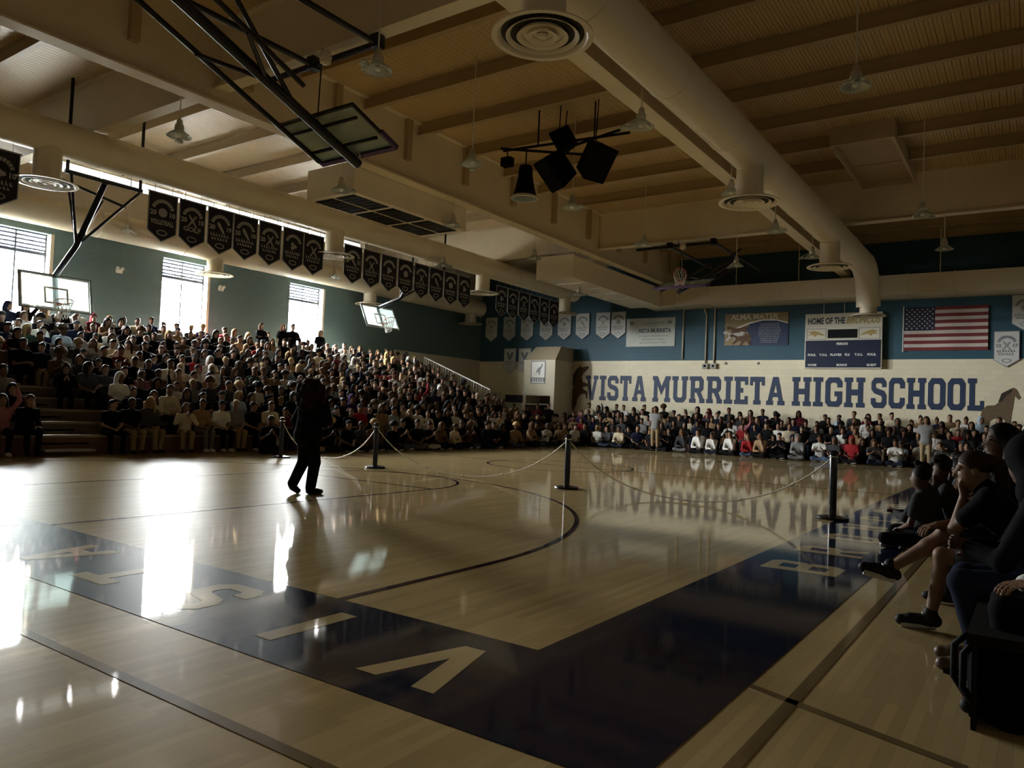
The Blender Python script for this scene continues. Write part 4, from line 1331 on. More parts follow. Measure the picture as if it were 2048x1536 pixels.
def wall_horse(label, x, z, s, flip, m):
    rear = [(0.10, 0.0), (0.22, 0.0), (0.26, 0.45), (0.42, 0.72), (0.50, 1.10), (0.66, 1.28), (0.92, 1.30), (0.98, 1.06), (1.04, 1.08), (1.02, 1.42), (0.80, 1.50), (0.74, 1.62), (1.02, 1.66), (1.06, 1.48), (1.12, 1.50), (1.10, 1.78), (0.76, 1.86),
            (0.68, 2.10), (0.78, 2.30), (0.98, 2.46), (1.06, 2.56), (1.0, 2.64), (0.82, 2.60), (0.62, 2.58), (0.60, 2.70), (0.52, 2.60), (0.40, 2.40), (0.30, 2.05), (0.28, 1.70), (0.14, 1.30), (0.02, 0.98), (-0.20, 0.80), (-0.30, 0.45), (-0.24, 0.30), (-0.16, 0.62), (0.0, 0.70), (0.06, 0.45)]
    t = thing('horse_mural', label, 'mural', (x, YW, z))
    sg = -1 if flip else 1
    o = obj('painted_horse', poly_mesh('painted_horse', [[(sg * a * s, b * s) for a, b in rear]], 0.014), m, t)
    o.matrix_local = frame((0, -0.008, 0), (1, 0, 0), (0, 0, 1), (0, -1, 0))
    mane = [(0.60, 2.66), (0.40, 2.50), (0.22, 2.2), (0.12, 1.85), (0.2, 1.8), (0.26, 1.6), (0.32, 1.95), (0.42, 2.3), (0.55, 2.52)]
    o = obj('mane', poly_mesh('mane', [[(sg * a * s, b * s) for a, b in mane]], 0.008), mat('horse_mane', (0.03, 0.02, 0.012), 0.7), t)
    o.matrix_local = frame((0, -0.02, 0), (1, 0, 0), (0, 0, 1), (0, -1, 0))


wall_horse('brown rearing horse painted left of the wall lettering beside the pillar', -19.5, 1.0, 1.04, False, HBR)
t = thing('horse_mural', 'brown horse painted right of the wall lettering', 'mural', (-1.15, YW, 1.2))
hh = [(-0.42, 0.0), (-0.30, 0.0), (-0.26, 0.5), (-0.05, 0.62), (0.2, 0.55), (0.26, 0.0), (0.38, 0.0), (0.40, 0.7), (0.46, 1.1), (0.5, 1.45), (0.62, 1.30), (0.68, 1.38), (0.56, 1.66), (0.46, 1.74), (0.38, 1.66), (0.12, 1.50), (0.06, 1.24), (-0.1, 1.08), (-0.35, 1.06), (-0.5, 0.9), (-0.56, 0.6), (-0.48, 0.55)]
o = obj('painted_horse', poly_mesh('painted_horse', [hh], 0.014), mat('horse_brown_b', (0.13, 0.085, 0.045), 0.7, var=0.4, scale=5), t)
o.matrix_local = frame((0, -0.008, 0), (1, 0, 0), (0, 0, 1), (0, -1, 0))
o = obj('mane', poly_mesh('mane', [[(0.42, 1.72), (0.1, 1.52), (0.0, 1.2), (0.1, 1.22), (0.2, 1.4), (0.4, 1.6)]], 0.008), mat('horse_mane', (0.03, 0.02, 0.012), 0.7), t)
o.matrix_local = frame((0, -0.02, 0), (1, 0, 0), (0, 0, 1), (0, -1, 0))

# conduits with switch boxes, wall bolts
for i, (x, z0, bend, lb) in enumerate(((-13.47, 4.06, 0, 'thin cream conduit alone, right of the pale sign'), (-12.36, 3.85, 1, 'cream conduit with a bent top and a switch box, left of a pair'), (-11.97, 3.85, 0, 'cream conduit with a switch box, right of a pair'))):
    t = thing('conduit', lb, 'pipe', (x, YW - 0.05, z0))
    pts = [(0, 0, 0), (0, 0, 6.36 - z0)] if not bend else [(0, 0, 0), (0, 0, 2.2), (-0.06, 0, 2.35), (-0.12, 0, 2.51)]
    MB().tube(pts, 0.035, 8).build('pipe', CREAM, t, smooth=True)
    if i:
        MB().box((-0.13, -0.08, -0.24), (0.13, 0.04, 0.0)).build('switch_box', mat('box_grey', (0.35, 0.33, 0.28), 0.5), t)
        MB().box((-0.05, -0.10, -0.17), (0.05, -0.08, -0.06)).build('switch_cover', BLACK, t)
for x in (-11.45, -10.0):
    t = tag(MB().lathe([(0.001, 0.06), (0.05, 0.05), (0.06, 0.0)], 12).build('wall_fixture', mat('box_grey', (0.35, 0.33, 0.28)), None), 'small dark round fixture on the white wall, %s of two' % ('left' if x < -11 else 'right'), 'fixture', 'round wall fixtures')
    t.matrix_world = frame((x, YW, 3.86), (1, 0, 0), (0, 0, 1), (0, -1, 0))

# pillar cabinet with a poster
t = thing('pillar_cabinet', 'tall cream pillar cabinet with open shelves against the lettered wall', 'cabinet', (-20.2, 31.2, 0))
inv = t.matrix_basis.inverted()


def pc(o):
    o.parent = t
    o.matrix_parent_inverse = inv
    return o


PIL = mat('pillar_cream', (0.62, 0.56, 0.42), 0.6, var=0.06, scale=2)
px0, px1, py0, py1 = -21.1, -19.28, 31.2, YW - 0.04
pc(MB().box((px0, py0, 2.15), (px1, py1, 3.92)).build('upper_body', PIL))
V = [(px0, py0, 3.92), (px1, py0, 3.92), (px1, py1, 3.92), (px0, py1, 3.92), (px0 + 0.35, py0 + 0.5, 4.62), (px1, py0 + 0.5, 4.62), (px1, py1, 4.62), (px0 + 0.35, py1, 4.62)]
pc(MB().add(V, [(0, 3, 2, 1), (4, 5, 6, 7), (0, 1, 5, 4), (1, 2, 6, 5), (2, 3, 7, 6), (3, 0, 4, 7)]).build('sloped_top', mat('pillar_top', (0.40, 0.33, 0.22), 0.6)))
for x0, x1 in ((px0, px0 + 0.18), (px1 - 0.22, px1)):
    pc(MB().box((x0, py0, 0), (x1, py1, 2.15)).build('side_panel', PIL))
pc(MB().box((px0 + 0.18, py1 - 0.4, 0), (px1 - 0.22, py1, 2.15)).build('back_panel', mat('pillar_inside', (0.22, 0.19, 0.13), 0.7)))
for z in (0.35, 1.05, 1.7):
    pc(MB().box((px0 + 0.18, py0 + 0.06, z), (px1 - 0.22, py1 - 0.4, z + 0.05)).build('shelf', PIL))
for k, (x, z, w, h) in enumerate(((-20.75, 1.10, 0.34, 0.4), (-20.3, 1.10, 0.4, 0.28), (-19.85, 1.10, 0.26, 0.46), (-20.6, 0.40, 0.5, 0.4), (-19.95, 0.40, 0.4, 0.5))):
    b = thing('storage_box', ['brown box at left on the middle cabinet shelf', 'low box in the middle of the middle cabinet shelf', 'tall narrow box at right on the middle cabinet shelf', 'wide box at left on the lowest cabinet shelf', 'box at right on the lowest cabinet shelf'][k], 'box', (x, 31.65, z), 0, 'boxes on the cabinet shelves')
    bm = mat('box_brown_%d' % k, [(0.16, 0.12, 0.06), (0.06, 0.055, 0.05), (0.10, 0.08, 0.04), (0.05, 0.05, 0.06), (0.14, 0.11, 0.07)][k], 0.7)
    MB().box((-w / 2, -0.2, 0), (w / 2, 0.2, h * 0.86)).build('carton', bm, b)
    MB().box((-w / 2 - 0.012, -0.212, h * 0.86), (w / 2 + 0.012, 0.212, h)).build('lid', bm, b)
t = thing('poster', 'white poster with a dark line drawing and caption blocks on the pillar', 'poster', (-20.25, 31.18, 2.75))
obj('sheet', poly_mesh('sheet', [rect(-0.42, 0, 0.42, 1.12)], 0.008), WHITE, t).matrix_local = frame((0, 0.012, 0), (1, 0, 0), (0, 0, 1), (0, -1, 0))
obj('border', poly_mesh('border', [rect(-0.42, 0, 0.42, 1.12), rect(-0.39, 0.03, 0.39, 1.09)], 0.006), INK2, t).matrix_local = frame((0, 0.004, 0), (1, 0, 0), (0, 0, 1), (0, -1, 0))
obj('drawing', poly_mesh('drawing', [[(-0.2, 0.45), (-0.12, 0.48), (-0.08, 0.66), (0.02, 0.78), (0.16, 0.84), (0.2, 0.95), (0.26, 0.98), (0.24, 0.84), (0.14, 0.70), (0.10, 0.42), (0.05, 0.42), (0.02, 0.6), (-0.06, 0.55)]], 0.006), mat('poster_grey', (0.25, 0.25, 0.25), 0.7), t).matrix_local = frame((0, 0.003, 0), (1, 0, 0), (0, 0, 1), (0, -1, 0))
for k in range(3):
    obj('caption_block', poly_mesh('caption_block', [rect(-0.11, 0, 0.11, 0.2), rect(-0.07, 0.03, 0.07, 0.08), rect(-0.07, 0.11, 0.07, 0.16)], 0.006), INK2, t).matrix_local = frame((-0.27 + 0.27 * k, 0.003, 0.09), (1, 0, 0), (0, 0, 1), (0, -1, 0))

# door and a dark notice left of the pillar
d = MB().box((-24.55, YW - 0.05, 0), (-23.75, YW - 0.005, 2.3)).build('door_1', mat('door_cream', (0.55, 0.50, 0.40), 0.5))
tag(d, 'pale flush door in the lettered wall, left corner', kind='structure')
MB().box((-24.45, YW - 0.056, 1.2), (-23.85, YW - 0.05, 2.2)).build('door_panel', mat('door_panel', (0.60, 0.56, 0.46), 0.5), d)
MB().tube([(-23.84, YW - 0.10, 1.0), (-23.84, YW - 0.10, 1.16)], 0.015, 8).build('door_handle', BLACK_ST, d)
t = thing('notice_panel', 'dark purple panel over two white crests on the wall left of the pillar', 'sign', (-22.6, YW - 0.02, 1.35))
obj('panel', poly_mesh('panel', [rect(-0.85, 0.45, 0.85, 0.85)], 0.03), mat('notice_purple', (0.02, 0.014, 0.035), 0.6), t).matrix_local = frame((0, 0, 0), (1, 0, 0), (0, 0, 1), (0, -1, 0))
for s in (-0.45, 0.42):
    obj('crest', poly_mesh('crest', [[(-0.34, 0.40), (-0.34, 0.05), (0, -0.3), (0.34, 0.05), (0.34, 0.40)]], 0.02), WCL, t).matrix_local = frame((s, 0, 0), (1, 0, 0), (0, 0, 1), (0, -1, 0))

# small round wall speakers/fixtures on the window wall
for y, lb in ((12.9, 'small white emergency light on the blue bay before the middle window'), (16.75, 'small white emergency light just right of the middle window'), (25.2, 'small white emergency light right of the farthest window')):
    t = thing('emergency_light', lb, 'lamp', (XW, y, 5.45))
    MB().box((0, -0.10, -0.04), (0.07, 0.10, 0.08)).build('case', WHITE, t)
    for s in (-1, 1):
        MB().lathe([(0.001, 0), (0.05, 0.01), (0.06, 0.07), (0.001, 0.06)], 12).build('lamp_head', WHITE, t, loc=(0.05, s * 0.08, 0.09), rot=(0, R(75), 0))

# roof hatch, half open, in the dark part of the ceiling
t = thing('roof_hatch', 'raised roof hatch frame in the dark right part of the ceiling', 'hatch', (-3.7, 22.3, 8.5))
HF = mat('hatch_edge', (0.45, 0.36, 0.22), 0.5)
for nm, lo, hi in (('frame_side', (-0.75, -2.1, -0.03), (-0.68, 2.1, 0.45)), ('frame_side', (0.68, -2.1, -0.03), (0.75, 2.1, 0.45)), ('frame_end', (-0.68, -2.1, -0.03), (0.68, -2.03, 0.45)), ('frame_end', (-0.68, 2.03, -0.03), (0.68, 2.1, 0.45))):
    MB().box(lo, hi).build(nm, HF, t)
MB().box((-0.68, -2.03, 0.15), (0.68, 2.03, 0.18)).build('panel', TAN_STEEL, t)

# ------------------------------------------------------------------ stands
WOODB = mat('bleacher_board', (0.30, 0.24, 0.16), 0.45, var=0.15, scale=3)
RISE_M = mat('bleacher_riser', (0.14, 0.10, 0.075), 0.6)
FASC = mat('bleacher_fascia', (0.12, 0.045, 0.03), 0.5)
STEPM = mat('aisle_step', (0.40, 0.41, 0.38), 0.5)
ROWS, TREAD, RISE = 11, 0.70, 0.26
FX = -16.62                                   # front edge of the window-side stands
LY0, LY1 = 2.6, 26.3


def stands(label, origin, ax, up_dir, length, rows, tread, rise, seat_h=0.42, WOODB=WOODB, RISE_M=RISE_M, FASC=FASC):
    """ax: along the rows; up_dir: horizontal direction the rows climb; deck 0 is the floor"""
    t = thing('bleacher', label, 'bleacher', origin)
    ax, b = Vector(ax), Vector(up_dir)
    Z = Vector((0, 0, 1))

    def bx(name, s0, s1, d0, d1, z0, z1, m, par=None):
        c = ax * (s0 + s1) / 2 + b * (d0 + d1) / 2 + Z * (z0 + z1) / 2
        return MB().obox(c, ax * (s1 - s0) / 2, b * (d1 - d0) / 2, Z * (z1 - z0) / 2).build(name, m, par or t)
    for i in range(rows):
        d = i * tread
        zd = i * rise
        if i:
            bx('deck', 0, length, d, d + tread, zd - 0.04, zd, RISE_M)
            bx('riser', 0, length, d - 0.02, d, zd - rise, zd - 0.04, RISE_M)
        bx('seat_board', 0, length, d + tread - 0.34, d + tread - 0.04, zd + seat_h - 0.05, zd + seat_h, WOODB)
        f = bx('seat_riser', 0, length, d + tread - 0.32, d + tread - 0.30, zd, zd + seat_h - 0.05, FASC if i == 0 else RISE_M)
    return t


st = stands('long crowded bank of wooden stands under the windows', (FX, LY0, 0), (0, 1, 0), (-1, 0, 0), LY1 - LY0, ROWS, TREAD, RISE)
# stair aisle in the near part
AY0, AY1 = 7.25, 8.25
for i in range(5):
    for k in range(2):
        z = i * RISE + 0.13 * (k + 1)
        o = MB().box((-(i * TREAD + 0.05 + 0.33 * (k + 1)), AY0 - LY0, z - 0.04 + (0.0)), (-(i * TREAD + 0.05 + 0.33 * k), AY1 - LY0, z)).build('aisle_step', STEPM, st)
for k in range(3):
    MB().box((0.02, 0.0, 0.06 + 0.11 * k), (0.05, 3.0, 0.13 + 0.11 * k)).build('front_board', FASC, st)
# end railing
t = thing('end_railing', 'white vertical-bar railing sloping down the far end of the stands', 'railing', (FX, LY1 + 0.1, 0))
RAILM = mat('rail_white', (0.62, 0.62, 0.58), 0.4)
a, b = Vector((-3.4, 0, 0)), Vector((-6.9, 0, 0))


def rz(x):
    return (-x / TREAD) * RISE


for k in range(2):
    h = (0.32, 1.12)[k]
    MB().tube([(-3.0, 0, rz(-3.0) + h), (-6.9, 0, rz(-6.9) + h)], 0.024, 8).build('rail', RAILM, t)
for k in range(27):
    x = -3.0 - 0.15 * k
    MB().tube([(x, 0, rz(x) + (0.0 if k % 9 == 0 else 0.32)), (x, 0, rz(x) + 1.12)], 0.014, 6).build('bar', RAILM, t)

fb = stands('low bank of stands in front of the lettered wall', (-18.6, 29.35, 0), (1, 0, 0), (0, 1, 0), 21.0, 4, 0.74, 0.19, 0.36)
rb = stands('dark nearest stands along the right-hand edge', (-0.60, 3.95, 0), (0, 1, 0), (1, 0, 0), 22.0, 6, TREAD, RISE, 0.42, mat('shaded_seat_wood', (0.010, 0.009, 0.008), 0.8, spec=0.08), BLACK, BLACK)  # unlit wood: its shade is put into near-black seats, risers and fascia

# ------------------------------------------------------------------ rope posts and chains
POST = mat('post_black', (0.008, 0.008, 0.009), 0.25)
PSTR = mat('post_sleeve', (0.45, 0.42, 0.36), 0.5)
PO = [(-14.67, 11.55, 'black rope post farthest left, beside the walking performer'), (-11.5, 11.5, 'black rope post second from left, in front of the seated crowd'),
      (-6.77, 11.5, 'black rope post in the middle of the court'), (-2.32, 11.27, 'black rope post on the right, standing on the painted border')]
for x, y, lb in PO:
    t = thing('rope_post', lb, 'post', (x, y, 0), 0, 'rope posts across the court')
    auto_smooth(MB().lathe([(0.001, 0.0), (0.215, 0.0), (0.22, 0.015), (0.21, 0.035), (0.08, 0.055), (0.06, 0.06), (0.001, 0.06)], 28).build('base', POST, t))
    auto_smooth(MB().lathe([(0.052, 0.05), (0.052, 0.88), (0.045, 0.90)], 20).build('pole', POST, t))
    auto_smooth(MB().lathe([(0.045, 0.89), (0.06, 0.90), (0.06, 0.93), (0.04, 0.955), (0.001, 0.96)], 20).build('cap', POST, t))
    MB().tube([(0.06 * math.cos(q), 0.06 * math.sin(q), 0.87) for q in [2 * math.pi * k / 12 for k in range(12)]], 0.008, 6, closed=True).build('hook_ring', CORD, t)


def chain(label, a, b, low):
    t = thing('barrier_chain', label, 'chain', ((a[0] + b[0]) / 2, (a[1] + b[1]) / 2, low), 0, 'white chains between the rope posts')
    inv = t.matrix_basis.inverted()
    n = 40
    A, B = Vector((a[0], a[1], 0.87)), Vector((b[0], b[1], 0.87))
    pts = []
    for k in range(n + 1):
        u = k / n
        p = A.lerp(B, u)
        s = 2 * u - 1
        p.z = low + (0.87 - low) * (math.cosh(2.2 * s) - 1) / (math.cosh(2.2) - 1)
        pts.append(p)
    o = MB().tube(pts, 0.011, 6).build('rope', CORD, t, smooth=True)
    o.matrix_parent_inverse = inv
    for k in (5, 12, 20, 28, 35):
        d = (pts[k + 1] - pts[k - 1]).normalized() * 0.03
        o = MB().tube([pts[k] - d, pts[k] + d], 0.02, 8).build('knot', CORD, t)
        o.matrix_parent_inverse = inv


chain('white chain sagging between the two left rope posts', PO[0], PO[1], 0.10)
chain('white chain sagging almost to the floor between second and middle posts', PO[1], PO[2], 0.03)
chain('white chain sagging between the middle and right rope posts', PO[2], PO[3], 0.03)
t = thing('floor_cable', 'thin pale cable lying on the court right of the walking performer', 'cable', (-8.5, 8.5, 0))
CABLE = mat('cable_grey', (0.35, 0.32, 0.25), 0.9, spec=0.05)
MB().tube([(-4.4, 2.95, 0.005), (-3.6, 2.5, 0.005), (-2.5, 1.7, 0.005), (-1.4, 0.95, 0.005), (-0.4, 0.1, 0.005), (0.3, -0.5, 0.005)], 0.005, 6).build('cable', CABLE, t, smooth=True)

# ------------------------------------------------------------------ figures: smooth blended solids -> one continuous surface


class Sdf:
    def __init__(s):
        s.p = []

    def cone(s, a, b, ra, rb=None, k=0.03, op='u'):
        s.p.append((op, 'c', np.array(a, float), np.array(b, float), ra, ra if rb is None else rb, k))
        return s

    def ell(s, c, r, k=0.03, op='u', rot=None):
        s.p.append((op, 'e', np.array(c, float), np.array(r, float), rot, None, k))
        return s

    def chain(s, pts, rs, k=0.02):
        for i in range(len(pts) - 1):
            s.cone(pts[i], pts[i + 1], rs[i], rs[i + 1], k)
        return s

    def mesh(s, h):
        lo, hi = np.full(3, 1e9), np.full(3, -1e9)
        for q in s.p:
            if q[0] != 'u':
                continue
            if q[1] == 'c':
                r = max(q[4], q[5])
                lo = np.minimum(lo, np.minimum(q[2], q[3]) - r)
                hi = np.maximum(hi, np.maximum(q[2], q[3]) + r)
            else:
                r = q[3].max() if q[4] is not None else q[3]
                lo = np.minimum(lo, q[2] - r)
                hi = np.maximum(hi, q[2] + r)
        lo = lo - 3 * h
        n = np.ceil((hi + 3 * h - lo) / h).astype(int) + 1
        F = np.full(n, 1.0, np.float32)
        ax = [(lo[i] + h * np.arange(n[i])).astype(np.float32) for i in range(3)]
        for q in s.p:
            k = q[6]
            if q[1] == 'c':
                r = max(q[4], q[5])
                l, u = np.minimum(q[2], q[3]) - r, np.maximum(q[2], q[3]) + r
            else:
                r = q[3].max() if q[4] is not None else q[3]
                l, u = q[2] - r, q[2] + r
            mg = k + 2.5 * h
            i0 = np.clip(np.floor((l - mg - lo) / h).astype(int), 0, n - 1)
            i1 = np.clip(np.ceil((u + mg - lo) / h).astype(int) + 1, 1, n)
            sl = tuple(slice(i0[i], i1[i]) for i in range(3))
            X = ax[0][sl[0]][:, None, None]
            Y = ax[1][sl[1]][None, :, None]
            Z = ax[2][sl[2]][None, None, :]
            if q[1] == 'c':
                a, b = q[2], q[3]
                d = b - a
                dd = max(float(d @ d), 1e-9)
                tt = np.clip(((X - a[0]) * d[0] + (Y - a[1]) * d[1] + (Z - a[2]) * d[2]) / dd, 0, 1)
                D = np.sqrt((X - a[0] - tt * d[0]) ** 2 + (Y - a[1] - tt * d[1]) ** 2 + (Z - a[2] - tt * d[2]) ** 2) - (q[4] + tt * (q[5] - q[4]))
            else:
                c, rr = q[2], q[3]
                x, y, z = X - c[0], Y - c[1], Z - c[2]
                if q[4] is not None:
                    m = q[4]
                    x, y, z = m[0][0] * x + m[1][0] * y + m[2][0] * z, m[0][1] * x + m[1][1] * y + m[2][1] * z, m[0][2] * x + m[1][2] * y + m[2][2] * z
                k0 = np.sqrt((x / rr[0]) ** 2 + (y / rr[1]) ** 2 + (z / rr[2]) ** 2)
                k1 = np.sqrt((x / rr[0] ** 2) ** 2 + (y / rr[1] ** 2) ** 2 + (z / rr[2] ** 2) ** 2) + 1e-6
                D = k0 * (k0 - 1) / k1
            A = F[sl]
            if q[0] == 'u':
                hh = np.maximum(k - np.abs(A - D), 0) / max(k, 1e-6)
                F[sl] = np.minimum(A, D) - hh * hh * k * 0.25
            else:
                hh = np.maximum(k - np.abs(A + D), 0) / max(k, 1e-6)
                F[sl] = np.maximum(A, -D) + hh * hh * k * 0.25
        return surf_net(F, lo, h)


def surf_net(F, lo, h):
    ins = F < 0
    c = np.zeros(np.array(F.shape) - 1, np.int8)
    for i in (0, 1):
        for j in (0, 1):
            for k in (0, 1):
                c += ins[i:F.shape[0] - 1 + i, j:F.shape[1] - 1 + j, k:F.shape[2] - 1 + k]
    act = np.argwhere((c > 0) & (c < 8))
    idx = np.full(c.shape, -1, np.int64)
    idx[tuple(act.T)] = np.arange(len(act))
    P = np.zeros((len(act), 3))
    W = np.zeros(len(act))
    co = [(i, j, k) for i in (0, 1) for j in (0, 1) for k in (0, 1)]
    for a in range(3):
        for o in co:
            if o[a]:
                continue
            o2 = list(o)
            o2[a] = 1
            f0 = F[act[:, 0] + o[0], act[:, 1] + o[1], act[:, 2] + o[2]]
            f1 = F[act[:, 0] + o2[0], act[:, 1] + o2[1], act[:, 2] + o2[2]]
            m = (f0 < 0) != (f1 < 0)
            t = f0[m] / (f0[m] - f1[m])
            p = np.tile(np.array(o, float), (m.sum(), 1))
            p[:, a] = t
            P[m] += p
            W[m] += 1
    V = (act + P / W[:, None]) * h + lo
    faces = []
    for a in range(3):
        b, d = (a + 1) % 3, (a + 2) % 3
        s0 = [slice(None)] * 3
        s1 = [slice(None)] * 3
        s0[a] = slice(0, -1)
        s1[a] = slice(1, None)
        A, B = ins[tuple(s0)], ins[tuple(s1)]
        e = np.argwhere(A != B)
        ok = (e[:, b] > 0) & (e[:, d] > 0) & (e[:, b] < F.shape[b] - 1) & (e[:, d] < F.shape[d] - 1)
        e = e[ok]
        fl_ = A[tuple(e.T)]
        q = []
        for ob, od in ((-1, -1), (0, -1), (0, 0), (-1, 0)):
            w = e.copy()
            w[:, b] += ob
            w[:, d] += od
            q.append(idx[tuple(w.T)])
        q = np.stack(q, 1)
        q[~fl_] = q[~fl_][:, ::-1]
        faces.append(q)
    return V, np.concatenate(faces)


def v3(*a):
    return np.array(a, float)


def unit(a):
    return a / (np.linalg.norm(a) + 1e-9)


def hand(s, wr, d, pn, curl=0.6, sc=1.0, thumb=1):
    """palm + four fingers of different length + thumb; d: along the hand, pn: palm normal, fingers curl towards pn"""
    d, pn = unit(d), unit(pn - d * float(np.dot(pn, d)))
    sd = np.cross(d, pn)
    kn = wr + d * 0.085 * sc
    for q in (-0.026, -0.009, 0.009, 0.026):
        s.cone(wr + sd * q * 0.7, kn + sd * q, 0.013 * sc, 0.012 * sc, 0.012)
    for q, L in ((-0.029, 0.072), (-0.010, 0.082), (0.010, 0.088), (0.029, 0.078)):
        p = kn + sd * q
        a = curl * 0.5
        for seg, f in enumerate((0.45, 0.32, 0.26)):
            dr = d * math.cos(a) + pn * math.sin(a)
            p2 = p + dr * L * f * sc
            s.cone(p, p2, (0.0092 - 0.0008 * seg) * sc, (0.0086 - 0.0008 * seg) * sc, 0.004)
            p = p2
            a += curl * 0.75
    b = wr + d * 0.02 + sd * 0.026 * thumb
    m1 = b + unit(d * 0.6 + sd * 0.75 * thumb + pn * 0.35) * 0.042 * sc
    m2 = m1 + unit(d * 0.9 + sd * 0.15 * thumb + pn * 0.45) * 0.035 * sc
    s.cone(b, m1, 0.014 * sc, 0.0105 * sc, 0.01)
    s.cone(m1, m2, 0.0105 * sc, 0.009 * sc, 0.004)


def head_axes(fwd, tilt=0.0):
    """head frame columns: forward, left, up"""
    f = unit(v3(math.cos(fwd) * math.cos(tilt), math.sin(fwd) * math.cos(tilt), math.sin(tilt)))
    l = unit(np.cross(v3(0, 0, 1), f))
    return f, l, np.cross(f, l)


def add_head(s, hc, f, l, u, detail=False):
    rot = np.stack([f, l, u], 1)
    s.ell(hc + u * 0.02 - f * 0.008, v3(0.094, 0.076, 0.100), 0.03, rot=rot)
    s.ell(hc - u * 0.055 + f * 0.022, v3(0.068, 0.058, 0.068), 0.05, rot=rot)
    s.cone(hc + f * 0.088 + u * 0.01, hc + f * 0.108 - u * 0.028, 0.009, 0.015, 0.02)
    for q in (-1, 1):
        s.ell(hc + l * q * 0.077 - f * 0.008 - u * 0.012, v3(0.020, 0.010, 0.031), 0.008, rot=rot)
    if detail:
        for q in (-1, 1):
            s.ell(hc + f * 0.090 + l * q * 0.032 + u * 0.006, v3(0.012, 0.016, 0.011), 0.012, 's', rot=rot)
            s.cone(hc + f * 0.086 + l * q * 0.015 + u * 0.026, hc + f * 0.078 + l * q * 0.05 + u * 0.024, 0.008, 0.007, 0.012)
        s.cone(hc + f * 0.080 - u * 0.066 + l * 0.02, hc + f * 0.080 - u * 0.066 - l * 0.02, 0.010, 0.010, 0.01)
        s.ell(hc + f * 0.068 - u * 0.105, v3(0.02, 0.022, 0.018), 0.02, rot=rot)
    return s


